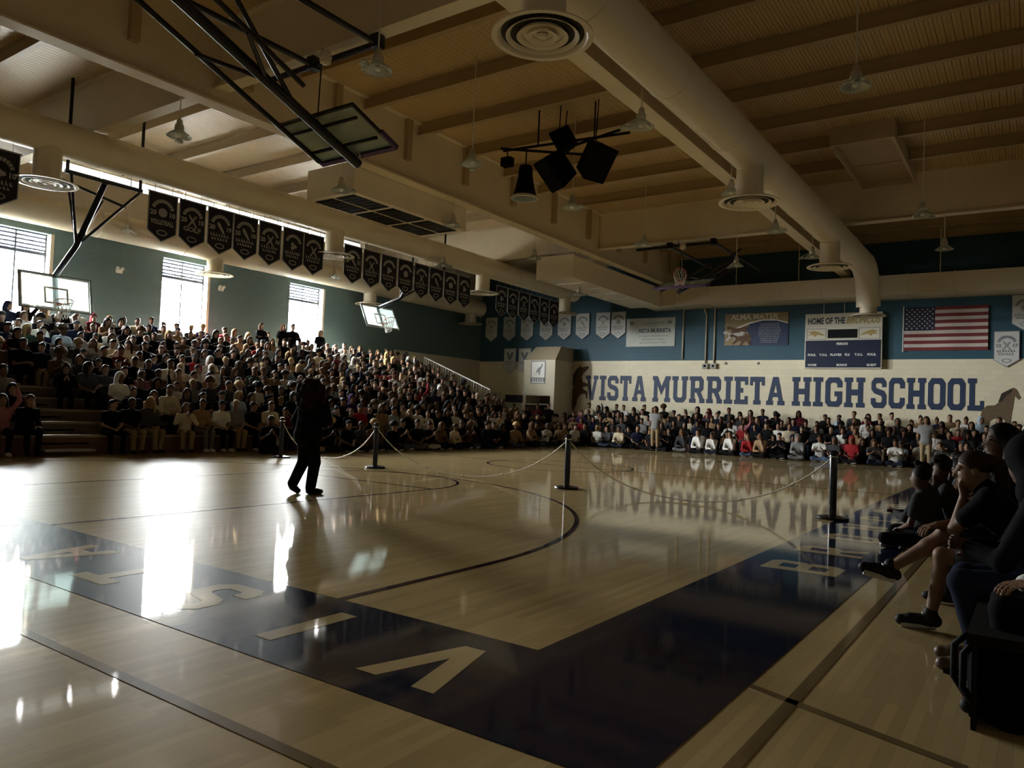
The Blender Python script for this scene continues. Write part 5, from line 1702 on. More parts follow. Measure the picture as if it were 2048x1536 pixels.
def build_figure(J, h, detail=False, sleeve='long', legs='long', belly=1.0, loose=0.0):
    """J: joint dict -> {'body','top','trousers','shoes'} -> (V, F)"""
    f, l, u = J['head_axes']
    nk, hd = J['neck'], J['head']
    tor_a, tor_b, pel = J['chest'], J['belly'], J['pelvis']
    spine = unit(nk - pel)
    side = unit(J['sh'][0] - J['sh'][1])

    B = Sdf()

    def torso(S, g, k=0.05):
        S.cone(J['hip'][0] * 0.75 + J['hip'][1] * 0.25, J['hip'][1] * 0.75 + J['hip'][0] * 0.25, 0.112 * belly + g, None, k)
        S.cone(tor_b + side * 0.055, tor_b - side * 0.055, 0.092 * belly + g, None, 0.07)
        S.cone(tor_a + side * 0.085, tor_a - side * 0.085, 0.098 + g, None, 0.07)
        S.cone(J['sh'][0] * 0.86 + J['sh'][1] * 0.14, J['sh'][1] * 0.86 + J['sh'][0] * 0.14, 0.056 + g, None, 0.06)
    torso(B, 0.0)
    B.cone(nk - spine * 0.06, hd - u * 0.06, 0.054, 0.05, 0.03)
    add_head(B, hd, f, l, u, detail)
    for i in (0, 1):
        B.cone(J['sh'][i], J['el'][i], 0.046, 0.037, 0.03)
        B.cone(J['el'][i], J['wr'][i], 0.037, 0.026, 0.02)
        B.cone(J['hip'][i], J['kn'][i], 0.078, 0.052, 0.04)
        cm = J['kn'][i] * 0.68 + J['an'][i] * 0.32
        back = -unit(J['to'][i] - J['an'][i])
        B.cone(J['kn'][i], cm + back * 0.012, 0.050, 0.051, 0.02)
        B.cone(cm + back * 0.012, J['an'][i], 0.051, 0.033, 0.02)
        B.cone(J['an'][i] + v3(0, 0, -0.02), J['to'][i], 0.032, 0.024, 0.02)
        hdv = J['hd'][i]
        if detail:
            hand(B, J['wr'][i], hdv[0], hdv[1], hdv[2], 1.0, 1 if i == 0 else -1)
        else:
            e = J['wr'][i] + unit(hdv[0]) * 0.085
            sd = np.cross(unit(hdv[0]), unit(hdv[1]))
            for q in (-0.025, 0.0, 0.025):
                B.cone(J['wr'][i] + sd * q * 0.7, e + sd * q, 0.02, 0.017, 0.01)
                B.cone(e + sd * q, e + sd * q + unit(hdv[0] + hdv[1] * 0.8) * 0.06, 0.016, 0.012, 0.005)
            B.cone(J['wr'][i], J['wr'][i] + unit(hdv[0] + sd * (1 if i == 0 else -1)) * 0.07, 0.016, 0.012, 0.01)
    T = Sdf()
    torso(T, 0.016 + loose)
    T.cone(nk - spine * 0.05, nk, 0.075, 0.066, 0.04)
    T.cone(J['hip'][0] * 0.8 + J['hip'][1] * 0.2, J['hip'][1] * 0.8 + J['hip'][0] * 0.2, 0.122 * belly, None, 0.05)
    for i in (0, 1):
        if sleeve == 'long':
            T.cone(J['sh'][i], J['el'][i], 0.064 + loose, 0.054 + loose, 0.03)
            T.cone(J['el'][i], J['wr'][i] * 0.93 + J['el'][i] * 0.07, 0.054 + loose, 0.040 + loose * 0.5, 0.02)
        else:
            T.cone(J['sh'][i], J['sh'][i] * 0.38 + J['el'][i] * 0.62, 0.064, 0.062, 0.03)
    L = Sdf()
    L.cone(J['hip'][0] * 0.8 + J['hip'][1] * 0.2, J['hip'][1] * 0.8 + J['hip'][0] * 0.2, 0.118 * belly, None, 0.05)
    for i in (0, 1):
        if legs == 'long':
            L.cone(J['hip'][i], J['kn'][i], 0.093 + loose, 0.068 + loose, 0.04)
            L.cone(J['kn'][i], J['an'][i] * 0.96 + J['kn'][i] * 0.04, 0.068 + loose, 0.056 + loose, 0.02)
        else:
            L.cone(J['hip'][i], J['hip'][i] * 0.3 + J['kn'][i] * 0.7, 0.095, 0.085, 0.04)
    SH = []
    for i in (0, 1):
        S = Sdf()
        SH.append(S)
        d = unit(J['to'][i] - J['an'][i])
        up = v3(0, 0, 1) if abs(d[2]) < 0.8 else v3(1, 0, 0)
        sd = unit(np.cross(up, d))
        heel = J['an'][i] + v3(0, 0, -0.045) - d * 0.03
        S.cone(J['an'][i] + v3(0, 0, 0.02), J['an'][i] + v3(0, 0, -0.03), 0.043, 0.044, 0.02)
        S.cone(heel, J['to'][i], 0.040, 0.036, 0.02)
        S.cone(J['an'][i] + v3(0, 0, -0.03) + d * 0.02, J['to'][i] - d * 0.06, 0.038, 0.034, 0.02)
    return {k: q.mesh(h) for k, q in (('body', B), ('top', T), ('trousers', L), ('shoe0', SH[0]), ('shoe1', SH[1]))}


# ---- poses (local frame: facing +X, feet on z=0)


def pose_sit(seat=0.42, lean=0.08, arms='lap', hyaw=0.0, htilt=0.0, spread=0.10, reach=0.40, cross=False):
    pel = v3(0, 0, seat + 0.10)
    sp = v3(math.sin(lean), 0, math.cos(lean))
    J = {'pelvis': pel, 'belly': pel + sp * 0.16, 'chest': pel + sp * 0.33, 'neck': pel + sp * 0.50}
    J['head'] = J['neck'] + sp * 0.05 + v3(0.03, 0, 0.115)
    J['sh'] = [pel + sp * 0.435 + v3(0, q * 0.175, 0) for q in (1, -1)]
    J['hip'] = [pel + v3(0, q * 0.095, -0.01) for q in (1, -1)]
    J['kn'] = [v3(reach, q * (spread + 0.02), seat + 0.075) for q in (1, -1)]
    J['an'] = [v3(reach - 0.02, q * spread, 0.085) for q in (1, -1)]
    J['to'] = [v3(reach + 0.14, q * (spread + 0.02), 0.04) for q in (1, -1)]
    if cross:
        J['kn'] = [v3(0.36, 0.22, seat * 0.35 + 0.10), v3(0.36, -0.22, seat * 0.35 + 0.10)]
        J['an'] = [v3(0.30, -0.10, 0.07), v3(0.36, 0.10, 0.07)]
        J['to'] = [v3(0.30, -0.24, 0.045), v3(0.38, 0.24, 0.045)]
    up, fw = v3(0, 0, 1), v3(1, 0, 0)
    if arms == 'lap':
        J['el'] = [J['sh'][i] + v3(0.04, q * 0.06, -0.26) for i, q in enumerate((1, -1))]
        J['wr'] = [J['el'][i] * 0 + v3(0.25, q * 0.07, seat + 0.19) for i, q in enumerate((1, -1))]
        J['hd'] = [(v3(0.8, -0.5 * q, -0.25), v3(0, 0, -1), 0.5) for q in (1, -1)]
    elif arms == 'knees':
        J['el'] = [v3(0.25, q * 0.20, seat + 0.22) for q in (1, -1)]
        J['wr'] = [v3(0.42, q * 0.05, seat + 0.26) for q in (1, -1)]
        J['hd'] = [(v3(0.7, -0.6 * q, 0.1), v3(0, -q, 0), 0.7) for q in (1, -1)]
    elif arms == 'chin':
        J['el'] = [v3(0.27, 0.16, seat + 0.20), v3(0.25, -0.20, seat + 0.20)]
        J['wr'] = [J['head'] + v3(0.06, 0.06, -0.17), v3(0.36, 0.05, seat + 0.19)]
        J['hd'] = [(v3(0.1, -0.3, 1), v3(-1, 0, 0), 0.9), (v3(0.5, 0.8, 0), v3(0, 0, -1), 0.4)]
    elif arms == 'crossed':
        J['el'] = [J['sh'][i] + v3(0.10, q * 0.06, -0.25) for i, q in enumerate((1, -1))]
        J['wr'] = [J['chest'] + v3(0.17, -0.10, -0.09), J['chest'] + v3(0.19, 0.10, -0.05)]
        J['hd'] = [(v3(0, -1, 0.1), v3(-1, 0, 0), 0.4), (v3(0, 1, 0.1), v3(-1, 0, 0), 0.4)]
    elif arms == 'phone':
        J['el'] = [J['sh'][i] + v3(0.14, q * 0.05, -0.22) for i, q in enumerate((1, -1))]
        J['wr'] = [J['chest'] + v3(0.30, q * 0.05, 0.02) for q in (1, -1)]
        J['hd'] = [(v3(0.3, -0.3 * q, 1), v3(0, -q, 0), 0.8) for q in (1, -1)]
    elif arms == 'clap':
        J['el'] = [J['sh'][i] + v3(0.12, q * 0.09, -0.20) for i, q in enumerate((1, -1))]
        J['wr'] = [J['chest'] + v3(0.28, q * 0.035, 0.10) for q in (1, -1)]
        J['hd'] = [(v3(0.5, -0.05 * q, 0.9), v3(0, -q, 0), 0.15) for q in (1, -1)]
    elif arms == 'raised':
        J['el'] = [J['sh'][0] + v3(0.10, 0.12, 0.22), J['sh'][1] + v3(0.04, -0.06, -0.26)]
        J['wr'] = [J['sh'][0] + v3(0.14, 0.06, 0.46), v3(0.25, -0.07, seat + 0.19)]
        J['hd'] = [(v3(0.1, 0, 1), v3(1, 0, 0), 0.2), (v3(0.8, 0.5, -0.25), v3(0, 0, -1), 0.5)]
    J['head_axes'] = head_axes(hyaw, htilt)
    return J


def pose_stand(hyaw=0.0, arms='down', lean=0.02, step=0.0):
    pel = v3(0, 0, 0.92)
    sp = unit(v3(math.sin(lean), 0, math.cos(lean)))
    J = {'pelvis': pel, 'belly': pel + sp * 0.16, 'chest': pel + sp * 0.33, 'neck': pel + sp * 0.51}
    J['head'] = J['neck'] + sp * 0.05 + v3(0.02, 0, 0.115)
    J['sh'] = [pel + sp * 0.445 + v3(0, q * 0.18, 0) for q in (1, -1)]
    J['hip'] = [pel + v3(0, q * 0.095, -0.02) for q in (1, -1)]
    J['kn'] = [v3(0.02 + step * 0.5 * q, q * 0.10, 0.49) for q in (1, -1)]
    J['an'] = [v3(-0.02 + step * q, q * 0.10, 0.085) for q in (1, -1)]
    J['to'] = [v3(0.14 + step * q, q * 0.12, 0.04) for q in (1, -1)]
    J['el'] = [J['sh'][i] + v3(-0.02, q * 0.06, -0.28) for i, q in enumerate((1, -1))]
    J['wr'] = [J['sh'][i] + v3(0.05, q * 0.07, -0.52) for i, q in enumerate((1, -1))]
    J['hd'] = [(v3(0.1, 0, -1), v3(0, -q, 0), 0.4) for q in (1, -1)]
    if arms == 'crossed':
        J['el'] = [J['sh'][i] + v3(0.10, q * 0.06, -0.25) for i, q in enumerate((1, -1))]
        J['wr'] = [J['chest'] + v3(0.17, -0.10, -0.09), J['chest'] + v3(0.19, 0.10, -0.05)]
        J['hd'] = [(v3(0, -1, 0.1), v3(-1, 0, 0), 0.4), (v3(0, 1, 0.1), v3(-1, 0, 0), 0.4)]
    J['head_axes'] = head_axes(hyaw, 0)
    return J


# ---- hair in head-local axes (forward +X, left +Y, up +Z, origin at the head centre)


def hair_sdf(style, seed=1):
    rng = random.Random(seed)
    S = Sdf()
    if style == 'short':
        S.ell((-0.016, 0, 0.036), v3(0.100, 0.086, 0.098), 0.02)
        S.ell((0.085, 0, -0.03), v3(0.075, 0.12, 0.085), 0.02, 's')
    elif style == 'crop':
        S.ell((-0.014, 0, 0.040), v3(0.098, 0.083, 0.090), 0.02)
        S.cone((0.05, -0.03, 0.115), (0.06, 0.03, 0.115), 0.03, None, 0.03)
        S.ell((0.08, 0, -0.02), v3(0.08, 0.12, 0.08), 0.02, 's')
        S.ell((0.0, 0, -0.09), v3(0.16, 0.14, 0.08), 0.02, 's')
    elif style == 'long':
        S.ell((-0.016, 0, 0.034), v3(0.106, 0.090, 0.100), 0.02)
        S.cone((-0.07, 0, 0.0), (-0.10, 0, -0.20), 0.075, 0.07, 0.05)
        for q in (-1, 1):
            S.cone((-0.02, q * 0.075, 0.0), (0.0, q * 0.10, -0.24), 0.035, 0.03, 0.04)
        S.ell((0.10, 0, -0.06), v3(0.09, 0.068, 0.13), 0.02, 's')
    elif style == 'bun':
        S.ell((-0.014, 0, 0.036), v3(0.100, 0.084, 0.094), 0.02)
        S.ell((-0.08, 0, 0.115), v3(0.05, 0.05, 0.045), 0.02)
        S.ell((0.085, 0, -0.035), v3(0.078, 0.12, 0.085), 0.02, 's')
        S.ell((0.0, 0, -0.12), v3(0.16, 0.14, 0.07), 0.02, 's')
    elif style == 'tail':
        S.ell((-0.014, 0, 0.036), v3(0.100, 0.084, 0.094), 0.02)
        S.chain([v3(-0.10, 0, 0.06), v3(-0.15, 0, 0.02), v3(-0.15, 0, -0.12), v3(-0.13, 0, -0.24)], [0.035, 0.042, 0.036, 0.015])
        S.ell((0.085, 0, -0.035), v3(0.078, 0.12, 0.085), 0.02, 's')
    elif style == 'curly':
        S.ell((-0.02, 0, 0.05), v3(0.10, 0.095, 0.095), 0.02)
        for k in range(46):
            a, b = rng.uniform(0, 2 * math.pi), rng.uniform(-0.15, 1.0)
            r = math.sqrt(max(0, 1 - b * b))
            S.ell((-0.02 + 0.115 * r * math.cos(a), 0.108 * r * math.sin(a), 0.055 + 0.11 * b), v3(0.036, 0.036, 0.036), 0.015)
        S.ell((0.105, 0, -0.035), v3(0.075, 0.085, 0.085), 0.02, 's')
    elif style == 'hood':
        S.ell((-0.02, 0, 0.025), v3(0.118, 0.105, 0.125), 0.02)
        S.cone((-0.08, 0, -0.06), (-0.07, 0, -0.17), 0.09, 0.10, 0.05)
        S.ell((0.10, 0, -0.01), v3(0.10, 0.07, 0.10), 0.02, 's')
    elif style == 'cap':
        S.ell((-0.010, 0, 0.045), v3(0.105, 0.090, 0.088), 0.02)
        S.cone((0.08, -0.03, 0.045), (0.15, -0.02, 0.03), 0.012, None, 0.02)
        S.cone((0.08, 0.03, 0.045), (0.15, 0.02, 0.03), 0.012, None, 0.02)
        S.cone((0.08, 0.0, 0.047), (0.16, 0.0, 0.03), 0.012, None, 0.02)
        S.ell((0.02, 0, -0.07), v3(0.16, 0.14, 0.10), 0.02, 's')
    return S


def face_mesh():
    """eyes, brows and mouth: small dark patches standing a hair proud of the face"""
    S = Sdf()
    for q in (-1, 1):
        S.ell((0.083, q * 0.031, 0.006), v3(0.010, 0.013, 0.008), 0.004)
        S.cone((0.088, q * 0.018, 0.030), (0.080, q * 0.046, 0.028), 0.006, 0.004, 0.004)
    S.cone((0.086, -0.018, -0.066), (0.086, 0.018, -0.066), 0.007, None, 0.004)
    return S.mesh(0.006)


HAIR_STYLES = ['short', 'crop', 'long', 'bun', 'tail', 'curly', 'hood', 'cap']
SKINS = [(0.30, 0.18, 0.12), (0.23, 0.13, 0.08), (0.17, 0.09, 0.055), (0.10, 0.05, 0.032), (0.34, 0.22, 0.16)]
HAIRC = {'black': (0.010, 0.008, 0.007), 'dark brown': (0.030, 0.017, 0.010), 'brown': (0.075, 0.040, 0.020), 'blond': (0.32, 0.22, 0.10)}
TOPC = {'black': (0.005, 0.005, 0.006), 'navy': (0.010, 0.013, 0.030), 'charcoal': (0.045, 0.045, 0.047), 'white': (0.66, 0.65, 0.61), 'cream': (0.55, 0.48, 0.34), 'grey': (0.20, 0.20, 0.20), 'maroon': (0.11, 0.016, 0.020),
        'red': (0.28, 0.02, 0.025), 'brown': (0.10, 0.055, 0.028), 'tan': (0.30, 0.20, 0.11), 'dark green': (0.03, 0.06, 0.035), 'pink': (0.34, 0.13, 0.15), 'purple': (0.04, 0.02, 0.08), 'blue': (0.02, 0.035, 0.10), 'pale blue': (0.33, 0.42, 0.50)}
TOPW = ['black'] * 46 + ['charcoal'] * 12 + ['navy'] * 7 + ['white'] * 8 + ['grey'] * 7 + ['cream'] * 4 + ['maroon'] * 3 + ['red'] * 1 + ['brown'] * 6 + ['tan'] * 5 + ['dark green'] * 2 + ['pink'] * 1 + ['purple'] * 1 + ['blue'] * 1 + ['pale blue'] * 2
PANTC = {'black': (0.005, 0.005, 0.006), 'dark blue': (0.015, 0.020, 0.036), 'blue jean': (0.07, 0.10, 0.16), 'grey': (0.13, 0.13, 0.13), 'khaki': (0.28, 0.21, 0.12), 'white': (0.5, 0.49, 0.45)}
PANTW = ['black'] * 10 + ['dark blue'] * 6 + ['blue jean'] * 5 + ['grey'] * 3 + ['khaki'] * 2 + ['white'] * 1
CLOTH = {k: mat('top_' + k.replace(' ', '_'), v, 0.9, spec=0.06) for k, v in TOPC.items()}
PANTS = {k: mat('trousers_' + k.replace(' ', '_'), v, 0.9, spec=0.06) for k, v in PANTC.items()}
SKINM = [mat('skin_%d' % i, v, 0.55, spec=0.25) for i, v in enumerate(SKINS)]
HAIRM = {k: mat('hair_' + k.replace(' ', '_'), v, 0.6, spec=0.1) for k, v in HAIRC.items()}
SHOED = mat('shoe_dark', (0.012, 0.012, 0.012), 0.6, spec=0.2)
SHOEW = mat('shoe_white', (0.55, 0.54, 0.50), 0.5)
INKF = mat('face_ink', (0.035, 0.015, 0.012), 0.5)

POSES = {
    'sit': [pose_sit(arms='lap'), pose_sit(arms='crossed', lean=-0.02, hyaw=0.15), pose_sit(arms='chin', lean=0.32, htilt=-0.1), pose_sit(arms='knees', lean=0.38, hyaw=-0.2), pose_sit(arms='phone', lean=0.14, htilt=-0.35),
            pose_sit(arms='clap', lean=0.04, hyaw=-0.1), pose_sit(arms='lap', lean=0.16, hyaw=0.5, spread=0.14), pose_sit(arms='lap', lean=0.0, hyaw=-0.55, spread=0.07), pose_sit(arms='raised', lean=0.05)],
    'floor': [pose_sit(seat=0.04, arms='lap', cross=True, lean=0.12), pose_sit(seat=0.04, arms='chin', cross=True, lean=0.28), pose_sit(seat=0.04, arms='knees', cross=True, lean=0.22, hyaw=0.3), pose_sit(seat=0.04, arms='phone', cross=True, lean=0.15, htilt=-0.3)],
    'stand': [pose_stand(), pose_stand(arms='crossed', hyaw=0.2)],
}


def fig_set(h, sleeve_of=lambda i: 'long' if i % 3 else 'short'):
    out = {}
    for kind, L in POSES.items():
        out[kind] = []
        for i, J in enumerate(L):
            P = build_figure(J, h, False, sleeve_of(i))
            out[kind].append(P)
    return out


FIG = fig_set(0.026)                       # individuals: shared meshes
FIG_ME = {k: [{n: mesh_np(n, *P[n], True) for n in P} for P in L] for k, L in FIG.items()}
HAIR = {s: hair_sdf(s).mesh(0.016) for s in HAIR_STYLES}
HAIR_ME = {s: mesh_np('hair', *HAIR[s], True) for s in HAIR_STYLES}
FACE_ME = mesh_np('face', *face_mesh(), True)
for k, L in FIG_ME.items():
    for P in L:
        for n, me in P.items():
            me.materials.append({'body': SKINM[0], 'top': CLOTH['black'], 'trousers': PANTS['black']}.get(n, SHOED))
for me in HAIR_ME.values():
    me.materials.append(HAIRM['black'])
FACE_ME.materials.append(INKF)

# ------------------------------------------------------------------ the crowd
_rw, _uw, _fw = np.array(_r), np.array(_u), np.array(_f)


def view(p):
    q = np.array(p, float) - v3(0, 0, CAMH)
    z = float(q @ _fw)
    if z < 0.1:
        return None
    return 1024 + FPX * float(q @ _rw) / z, 768 - FPX * float(q @ _uw) / z, z


rng = random.Random(11)
CROWD = []


def spec(x, y, z, rz, kind, area, row, **kw):
    v = view((x, y, z + (1.3 if kind == 'stand' else 0.9 if kind == 'sit' else 0.6)))
    if v is None or v[0] < -70 or v[0] > 2105:
        return None
    d = dict(p=(x, y, z), rz=rz, kind=kind, area=area, row=row, px=v[0], dist=math.dist((x, y, z), (0, 0, CAMH)),
             pose=rng.randrange(len(POSES[kind])) if kind != 'sit' else rng.choices(range(9), [5, 3, 3, 2, 2, 1.5, 5, 5, 0.4])[0],
             hair=rng.choices(HAIR_STYLES, [8, 5, 9, 3, 5, 2.5, 2, 1.5])[0], hc=rng.choices(list(HAIRC), [6, 6, 3, 1])[0],
             top=rng.choice(TOPW), pants=rng.choice(PANTW), skin=rng.choices(range(5), [5, 5, 4, 2, 3])[0], shoe=rng.random() < 0.35, s=rng.uniform(0.92, 1.06))
    d.update(kw)
    CROWD.append(d)
    return d


for i in range(ROWS):
    y = 3.2 + rng.uniform(0, 0.3)
    while y < LY1 - 0.25:
        if (AY0 - 0.15 < y < AY1 + 0.15 and i < 5) or (i in (1, 2) and 8.2 < y < 9.4) or rng.random() < 0.05:
            y += 0.42
            continue
        tall = i == ROWS - 1 and rng.random() < 0.08
        x = FX - (i * TREAD + TREAD - 0.19) + rng.uniform(-0.04, 0.06)
        spec(x + (0.2 if tall else 0), y, i * RISE, rng.uniform(-0.35, 0.15), 'stand' if tall else 'sit', 'window', i)
        y += rng.uniform(0.42, 0.52)
# people on the floor before the window stands
y = 12.2
while y < 27.5:
    if rng.random() < 0.8:
        spec(-15.95 + rng.uniform(-0.15, 0.15), y, 0, rng.uniform(-0.5, 0.1), 'floor', 'windowfloor', -1)
    y += rng.uniform(0.5, 0.7)
# crowd before the lettered wall
for i in range(4):
    x = -18.3
    while x < 0.6:
        if rng.random() > 0.05:
            spec(x, 29.35 + i * 0.74 + 0.55 + rng.uniform(-0.05, 0.05), i * 0.19 - 0.06, R(-90) + rng.uniform(-0.2, 0.35), 'sit', 'wall', i)
        x += rng.uniform(0.42, 0.54)
for k, yy in enumerate((28.75, 28.05)):
    x = -22.5 if k == 0 else -19.5
    while x < 0.5:
        if rng.random() > 0.10:
            spec(x, yy + rng.uniform(-0.12, 0.12), 0, R(-90) + rng.uniform(-0.2, 0.4), 'floor', 'wallfloor', k)
        x += rng.uniform(0.5, 0.72)
for k, yy in enumerate((29.6, 30.4)):
    x = -24.3
    while x < -18.9:
        if yy < 31 and not (x > -21.6 and yy > 30.5):
            spec(x, yy + rng.uniform(-0.1, 0.1), 0, R(-70) + rng.uniform(-0.2, 0.3), 'floor' if k == 0 else 'stand', 'corner', k)
        x += rng.uniform(0.55, 0.75)
for x, y in ((-12.35, 27.7), (-2.9, 27.6)):
    spec(x, y, 0, R(-90), 'stand', 'wallstand', 0, top='grey', pants='khaki', pose=0)
# people along the right-hand stands
y = 6.75
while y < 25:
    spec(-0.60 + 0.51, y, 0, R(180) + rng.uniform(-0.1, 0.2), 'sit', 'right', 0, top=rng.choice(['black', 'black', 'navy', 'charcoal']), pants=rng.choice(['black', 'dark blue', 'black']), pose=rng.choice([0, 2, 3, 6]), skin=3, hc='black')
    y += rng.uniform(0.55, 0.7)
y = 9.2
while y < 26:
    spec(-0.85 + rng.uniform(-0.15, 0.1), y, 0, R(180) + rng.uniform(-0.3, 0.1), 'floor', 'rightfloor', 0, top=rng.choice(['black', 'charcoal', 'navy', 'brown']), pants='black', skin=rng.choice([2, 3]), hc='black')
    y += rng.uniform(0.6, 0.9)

# clothing seen in the photograph, by picture column, for people in the front rows
def dress(area, row, px, **kw):
    c = [d for d in CROWD if d['area'] == area and d['row'] == row and 'set' not in d]
    if not c:
        return
    d = min(c, key=lambda q: abs(q['px'] - px))
    if abs(d['px'] - px) < 45:
        d.update(kw)
        d['set'] = 1


for px, kw in ((25, dict(top='pink', pants='black', hair='long', hc='dark brown')), (75, dict(top='black', pants='black', hair='tail')), (165, dict(top='black', pants='black')), (205, dict(top='black', pants='black')),
               (235, dict(top='black', pants='khaki', hair='short')), (268, dict(top='charcoal', pants='khaki')), (305, dict(top='black', pants='black')), (335, dict(top='cream', pants='khaki', hair='long', hc='brown')),
               (368, dict(top='tan', pants='grey')), (405, dict(top='white', pants='black', hair='cap', hc='dark brown', pose=0)), (434, dict(top='grey', pants='khaki', hair='short', hc='blond')), (470, dict(top='black', pants='black')),
               (512, dict(top='cream', pants='white', pose=3)), (550, dict(top='maroon', pants='black')), (668, dict(top='black', pants='white')), (725, dict(top='red', pants='black')), (760, dict(top='tan', pants='khaki', hair='long', hc='brown')), (845, dict(top='white', pants='dark blue'))):
    dress('window', 0, px, **kw)
for row, px, kw in ((10, 420, dict(top='purple', hair='short', hc='blond')), (10, 450, dict(top='red', hair='short')), (10, 150, dict(top='white', hair='short')), (8, 455, dict(top='dark green')), (7, 40, dict(top='dark green', hair='long', hc='blond')),
                    (4, 110, dict(hair='curly', top='brown', hc='brown')), (6, 160, dict(hair='curly', hc='blond', top='charcoal')), (5, 575, dict(top='pale blue')), (3, 840, dict(top='red')), (5, 790, dict(top='white')), (6, 800, dict(top='cream')), (6, 760, dict(top='red')), (4, 860, dict(top='pale blue')), (5, 870, dict(top='grey'))):
    dress('window', row, px, **kw)
for px, kw in ((1190, dict(top='white')), (1240, dict(top='cream')), (1500, dict(top='red')), (1590, dict(top='grey', hair='hood')), (1620, dict(top='white')), (1700, dict(top='red', pants='black')), (1760, dict(top='charcoal', hair='long', hc='brown')), (1785, dict(top='white')), (1890, dict(top='grey'))):
    dress('wallfloor', 1, px, **kw)
for row, px, kw in ((1, 1150, dict(top='pink')), (2, 1200, dict(top='white')), (1, 1480, dict(top='pink')), (1, 1735, dict(top='white')), (2, 1860, dict(top='white'))):
    dress('wall', row, px, **kw)

ROWW = ['front', 'second', 'third', 'fourth', 'fifth', 'sixth', 'seventh', 'eighth', 'ninth', 'tenth', 'top']
HAIRW = {'short': 'short %s hair', 'crop': 'cropped %s hair', 'long': 'long %s hair', 'bun': '%s hair bun', 'tail': '%s ponytail', 'curly': 'curly %s hair', 'hood': 'hood up', 'cap': 'a cap'}


def zone(d):
    px = d['px']
    if d['area'] in ('window', 'windowfloor'):
        for lim, s in ((45, 'at the left picture edge'), (120, 'below the first backboard'), (200, 'right of the first backboard'), (320, 'left of the middle window'), (430, 'below the middle window'), (500, 'right of the middle window'), (580, 'left of the farthest window'), (655, 'below the farthest window'), (730, 'left of the netted hoop'), (815, 'below the netted hoop')):
            if px < lim:
                return s
        return 'towards the end railing'
    for lim, s in ((1140, 'by the pillar cabinet'), (1310, 'under the first word'), (1440, "under second word's left half"), (1580, "under second word's right half"), (1735, 'under the third word'), (1860, "under last word's left half")):
        if px < lim:
            return s
    return "under last word's right half"


NTH = ['first', 'second', 'third', 'fourth', 'fifth', 'sixth', 'seventh', 'eighth', 'ninth', 'tenth'] + ['%dth' % k for k in range(11, 60)]


def label_of(d):
    hw = HAIRW[d['hair']]
    hw = hw % d['hc'] if '%' in hw else hw
    who = 'person, %s top, %s, ' % (d['top'], hw)
    a = d['area']
    if a == 'window':
        return who + '%s row %s' % (ROWW[d['row']], zone(d))
    if a == 'windowfloor':
        return who + 'on floor ' + zone(d)
    if a == 'wall':
        return who + '%s %s' % (['lowest bench', 'second bench', 'third bench', 'highest bench'][d['row']], zone(d))
    if a in ('wallfloor', 'corner'):
        return who + 'on floor ' + zone(d)
    if a == 'wallstand':
        return who + 'standing ' + zone(d)
    if a == 'right':
        return who + '%s behind the crossed-leg spectator' % NTH[d['nth']]
    return who + '%s on floor along the right stands' % NTH[d['nth']]


GROUPS = {'window': 'people seated in the window stands', 'windowfloor': 'people sitting on the floor before the window stands', 'wall': 'people seated before the lettered wall', 'wallfloor': 'people sitting on the floor before the lettered wall',
          'corner': 'people in the far corner', 'wallstand': 'people standing before the lettered wall', 'right': 'people in the nearest stands', 'rightfloor': 'people on the floor along the nearest stands'}


def place_person(d, P, hair_me, label, group):
    body = obj('person', P['body'], SKINM[d['skin']])
    body.location = d['p']
    body.rotation_euler = (0, 0, d['rz'])
    body.scale = (d['s'],) * 3
    tag(body, label, 'person', group)
    obj('top', P['top'], CLOTH[d['top']], body)
    obj('trousers', P['trousers'], PANTS[d['pants']], body)
    for q in ('shoe0', 'shoe1'):
        obj('shoe', P[q], SHOEW if d['shoe'] else SHOED, body)
    J = POSES[d['kind']][d['pose']]
    f, l, u = J['head_axes']
    M = frame(J['head'], f, l, u)
    hm = HAIRM[d['hc']] if d['hair'] not in ('hood', 'cap') else (CLOTH[d['top']] if d['hair'] == 'hood' else CLOTH['charcoal'])
    obj('hood' if d['hair'] == 'hood' else 'cap' if d['hair'] == 'cap' else 'hair', hair_me[d['hair']], hm, body).matrix_local = M
    obj('face', FACE_ME, INKF, body).matrix_local = M
    return body


CROWD.sort(key=lambda d: d['dist'])
near, rest = CROWD[:296], CROWD[296:]
for _a in ('right', 'rightfloor'):
    for k, d in enumerate([q for q in CROWD if q['area'] == _a]):
        d['nth'] = k
labs = {}
for d in near:
    d['label'] = label_of(d)
    labs.setdefault(d['label'], []).append(d)
for lb, L in labs.items():
    L.sort(key=lambda q: q['px'])
    if len(L) > 1:
        for q, w_ in zip(L, {2: ['left', 'right'], 3: ['left', 'middle', 'right']}.get(len(L), NTH)):
            q['label'] = w_ + ' ' + lb
for d in near:
    place_person(d, FIG_ME[d['kind']][d['pose']], HAIR_ME, d['label'], GROUPS[d['area']])

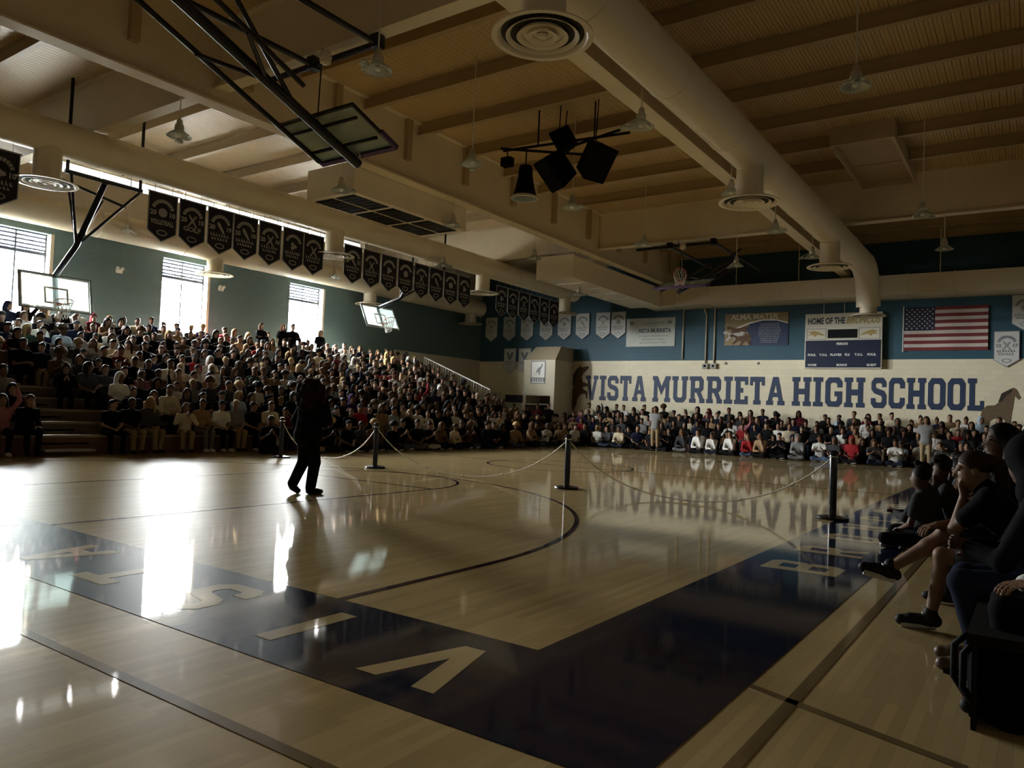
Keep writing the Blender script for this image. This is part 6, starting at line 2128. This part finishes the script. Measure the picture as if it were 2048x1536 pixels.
# everyone farther off: one joined crowd, coloured person by person
FIG_LO = fig_set(0.05)
HAIR_LO = {s: hair_sdf(s).mesh(0.034) for s in HAIR_STYLES}
VV, FF, CC = [], [], []
nv = 0
for d in rest:
    P = FIG_LO[d['kind']][d['pose']]
    c, s = math.cos(d['rz']), math.sin(d['rz'])
    Rz = np.array([[c, -s, 0], [s, c, 0], [0, 0, 1]]) * d['s']
    J = POSES[d['kind']][d['pose']]
    f, l, u = J['head_axes']
    hr = HAIR_LO[d['hair']]
    hcol = HAIRC[d['hc']] if d['hair'] not in ('hood', 'cap') else TOPC[d['top']] if d['hair'] == 'hood' else TOPC['charcoal']
    for (V, F), colr in ((P['body'], SKINS[d['skin']]), (P['top'], TOPC[d['top']]), (P['trousers'], PANTC[d['pants']]), (P['shoe0'], (0.5, 0.5, 0.46) if d['shoe'] else (0.02, 0.02, 0.02)), (P['shoe1'], (0.5, 0.5, 0.46) if d['shoe'] else (0.02, 0.02, 0.02)), ((hr[0] @ np.stack([f, l, u], 0) + J['head'], hr[1]), hcol)):
        VV.append(V @ Rz.T + np.array(d['p']))
        FF.append(F + nv)
        CC.append(np.tile(np.array([*colr, 1.0]), (len(V), 1)))
        nv += len(V)
if VV:
    VV, FF, CC = np.concatenate(VV), np.concatenate(FF), np.concatenate(CC)
    me = bpy.data.meshes.new('seated_crowd')
    me.vertices.add(len(VV))
    me.vertices.foreach_set('co', VV.astype(np.float32).ravel())
    me.loops.add(len(FF) * 4)
    me.loops.foreach_set('vertex_index', FF.astype(np.int32).ravel())
    me.polygons.add(len(FF))
    me.polygons.foreach_set('loop_start', np.arange(0, len(FF) * 4, 4, dtype=np.int32))
    me.polygons.foreach_set('use_smooth', np.ones(len(FF), bool))
    me.update(calc_edges=True)
    at = me.color_attributes.new('colour', 'FLOAT_COLOR', 'POINT')
    at.data.foreach_set('color', CC.astype(np.float32).ravel())
    cm = bpy.data.materials.new('crowd_colours')
    cm.use_nodes = True
    an = cm.node_tree.nodes.new('ShaderNodeVertexColor')
    an.layer_name = 'colour'
    cb = cm.node_tree.nodes['Principled BSDF']
    cb.inputs['Roughness'].default_value = 0.8
    cb.inputs['Specular IOR Level'].default_value = 0.1
    cm.node_tree.links.new(an.outputs['Color'], cb.inputs['Base Color'])
    tag(obj('seated_crowd', me, cm), 'distant seated students filling the far stands and the lettered wall benches', 'crowd', kind='stuff')

# ------------------------------------------------------------------ nearby figures at full detail


def hero(name_label, J, loc, rz, s, skin, top, pants, shoe, hair_sd, hair_m, sleeve='long', legs='long', h=0.0075, face=True, belly=1.0, loose=0.0):
    P = build_figure(J, h, True, sleeve, legs, belly, loose)
    body = obj('person', mesh_np('body', *P['body'], True), skin)
    body.location = loc
    body.rotation_euler = (0, 0, rz)
    body.scale = (s,) * 3
    tag(body, name_label, 'person')
    obj('top', mesh_np('top', *P['top'], True), top, body)
    obj('trousers', mesh_np('trousers', *P['trousers'], True), pants, body)
    f, l, u = J['head_axes']
    M = frame(J['head'], f, l, u)
    obj('hair', mesh_np('hair', *hair_sd.mesh(0.010), True), hair_m, body).matrix_local = M
    if face:
        obj('face', FACE_ME, INKF, body).matrix_local = M
    # soles and laces
    for i in (0, 1):
        sh = obj('shoe', mesh_np('shoe', *P['shoe%d' % i], True), shoe, body)
        d = unit(J['to'][i] - J['an'][i])
        heel = J['an'][i] + v3(0, 0, -0.07) - d * 0.03
        tip = J['to'][i] + v3(0, 0, -0.022)
        MB().tube([heel + v3(0, 0, 0.0), (heel + tip) / 2, tip], [0.034, 0.036, 0.034], 10).build('sole', SHOEW if legs == 'short' else SHOED, sh)
        if legs == 'short':
            sd = unit(np.cross(v3(0, 0, 1), d))
            for k in range(4):
                q = J['an'][i] + v3(0, 0, 0.02 - 0.012 * k) + d * (0.046 + 0.022 * k)
                MB().tube([q - sd * 0.028, q + v3(0, 0, 0.006) + d * 0.006, q + sd * 0.028], 0.005, 6).build('lace', SHOEW, sh)
    return body


# the performer walking across the court, seen from behind
J = pose_stand(hyaw=0.1, lean=0.04)
J['kn'] = [v3(0.02, 0.11, 0.50), v3(0.08, -0.09, 0.49)]
J['an'] = [v3(-0.17, 0.10, 0.15), v3(0.04, -0.07, 0.085)]
J['to'] = [v3(-0.05, 0.11, 0.045), v3(0.19, -0.13, 0.04)]
J['el'] = [J['sh'][0] + v3(-0.06, 0.10, -0.25), J['sh'][1] + v3(0.10, -0.13, -0.23)]
J['wr'] = [J['sh'][0] + v3(0.06, 0.10, -0.47), J['head'] + v3(0.17, -0.10, -0.14)]
J['hd'] = [(v3(0.3, 0, -1), v3(0, -1, 0), 0.5), (v3(0.15, 0.45, 0.8), v3(-0.3, 1, 0), 1.1)]
H = Sdf()
H.ell((-0.02, 0, 0.04), v3(0.11, 0.10, 0.10), 0.02)
rr = random.Random(4)
for k in range(150):
    a = rr.uniform(0.75, 2 * math.pi - 0.75)
    zz = rr.uniform(-0.30, 0.14)
    w = 0.145 + 0.05 * math.sin((zz + 0.30) / 0.44 * math.pi)
    if zz > 0.06:
        a = rr.uniform(0, 2 * math.pi)
        w = 0.10 * math.sqrt(max(0.05, 1 - ((zz - 0.03) / 0.13) ** 2)) + 0.02
    H.ell((-0.03 + w * math.cos(a) * 0.95, w * 1.12 * math.sin(a), zz), v3(0.043, 0.043, 0.048), 0.018)
H.ell((0.13, 0, -0.05), v3(0.10, 0.07, 0.12), 0.02, 's')
PERF_P, PERF_RZ, PERF_S = (-8.68, 7.30, 0.0), R(84), 0.945
pf = hero('performer in black with big curly hair walking across the court', J, PERF_P, PERF_RZ, PERF_S, SKINM[1], CLOTH['black'], PANTS['black'], BLACK, H, mat('hair_curly_brown', (0.018, 0.008, 0.006), 0.7, spec=0.1, bump=0.5, bscale=60), belly=1.35, loose=0.022)
# microphone in the raised hand
mt = thing('microphone', 'dark handheld microphone raised by the performer', 'microphone', (0, 0, 0))
g = J['wr'][1] + unit(J['hd'][1][0]) * 0.085 + v3(-0.02, 0.03, 0.0)
mt.matrix_world = Matrix.Translation(PERF_P) @ Matrix.Rotation(PERF_RZ, 4, 'Z') @ Matrix.Scale(PERF_S, 4) @ Matrix.Translation(g) @ Matrix.Rotation(R(-35), 4, 'Y')
MB().lathe([(0.001, -0.14), (0.011, -0.14), (0.016, 0.06), (0.02, 0.07)], 14).build('handle', BLACK, mt, smooth=True)
MB().lathe([(0.02, 0.07), (0.027, 0.09), (0.026, 0.11), (0.015, 0.125), (0.001, 0.13)], 14).build('grille_head', mat('mic_grille', (0.12, 0.12, 0.12), 0.4, metal=0.6), mt, smooth=True)

# seated spectator with crossed bare legs, chin on hand
J = pose_sit(arms='lap', lean=0.52, hyaw=0.12, htilt=-0.12)
J['hip'] = [v3(0, 0.095, 0.50), v3(0, -0.095, 0.50)]
J['kn'] = [v3(0.47, 0.05, 0.50), v3(0.47, -0.03, 0.62)]
J['an'] = [v3(0.53, 0.04, 0.10), v3(0.78, -0.02, 0.36)]
J['to'] = [v3(0.70, 0.06, 0.045), v3(0.94, 0.02, 0.35)]
J['head'] = J['neck'] + v3(0.06, 0, 0.11)
J['el'] = [v3(0.40, 0.10, 0.68), v3(0.36, -0.18, 0.70)]
J['wr'] = [J['head'] + v3(0.05, 0.045, -0.185), v3(0.50, 0.06, 0.69)]
J['hd'] = [(v3(0.25, -0.25, 1), v3(-1, -0.1, 0.2), 1.0), (v3(0.5, 0.75, -0.1), v3(0, 0, -1), 0.6)]
hero('spectator with crossed bare legs and dark high-top shoes, chin on hand', J, (-0.02, 5.72, 0), R(180), 1.0, SKINM[1], CLOTH['black'], CLOTH['charcoal'], SHOED, hair_sdf('tail'), HAIRM['dark brown'], 'short', 'short')
# next spectator, jeans
J = pose_sit(arms='knees', lean=0.24, hyaw=-0.9, htilt=-0.1, reach=0.44)
J['an'] = [v3(0.34, 0.12, 0.10), v3(0.38, -0.10, 0.10)]
J['to'] = [v3(0.52, 0.14, 0.045), v3(0.55, -0.10, 0.045)]
hero('spectator in dark top and blue jeans right of the crossed-leg one', J, (0.12, 4.92, 0), R(180), 1.0, SKINM[3], CLOTH['black'], PANTS['dark blue'], mat('shoe_tan', (0.08, 0.045, 0.025), 0.5), hair_sdf('hood'), CLOTH['black'], 'long', 'long')
# nearest spectator at the picture edge, white sleeve
J = pose_sit(arms='chin', lean=0.40, hyaw=0.0, reach=0.42)
hero('nearest spectator at the right picture edge with a white sleeve', J, (0.33, 4.28, 0.0), R(180), 1.02, SKINM[1], CLOTH['white'], PANTS['black'], SHOED, hair_sdf('short'), HAIRM['black'], 'long', 'long')
# backpack on the floor
t = thing('backpack', 'black backpack on the floor below the nearest spectator', 'bag', (-0.10, 4.18, 0), 0.3)
S = Sdf()
S.ell((0, 0, 0.20), v3(0.15, 0.20, 0.24), 0.06).cone((0, -0.12, 0.08), (0, 0.12, 0.08), 0.09, None, 0.06)
V_, F_ = S.mesh(0.02)
V_[:, 2] = np.maximum(V_[:, 2], 0.0)
obj('bag_body', mesh_np('bag_body', V_, F_, True), CLOTH['black'], t)
MB().tube([(-0.12, -0.06, 0.38), (-0.19, -0.08, 0.30), (-0.19, -0.08, 0.15), (-0.13, -0.08, 0.06)], 0.016, 8).build('strap', BLACK, t, smooth=True)
MB().tube([(-0.12, 0.06, 0.38), (-0.19, 0.08, 0.30), (-0.19, 0.08, 0.15), (-0.13, 0.08, 0.06)], 0.016, 8).build('strap', BLACK, t, smooth=True)
MB().tube([(0, -0.05, 0.43), (0, -0.03, 0.48), (0, 0.03, 0.48), (0, 0.05, 0.43)], 0.010, 8).build('grab_handle', BLACK, t, smooth=True)
MB().obox((0.145, 0, 0.16), (0.02, 0, 0), (0, 0.12, 0), (0, 0, 0.10)).build('front_pocket', CLOTH['charcoal'], t)
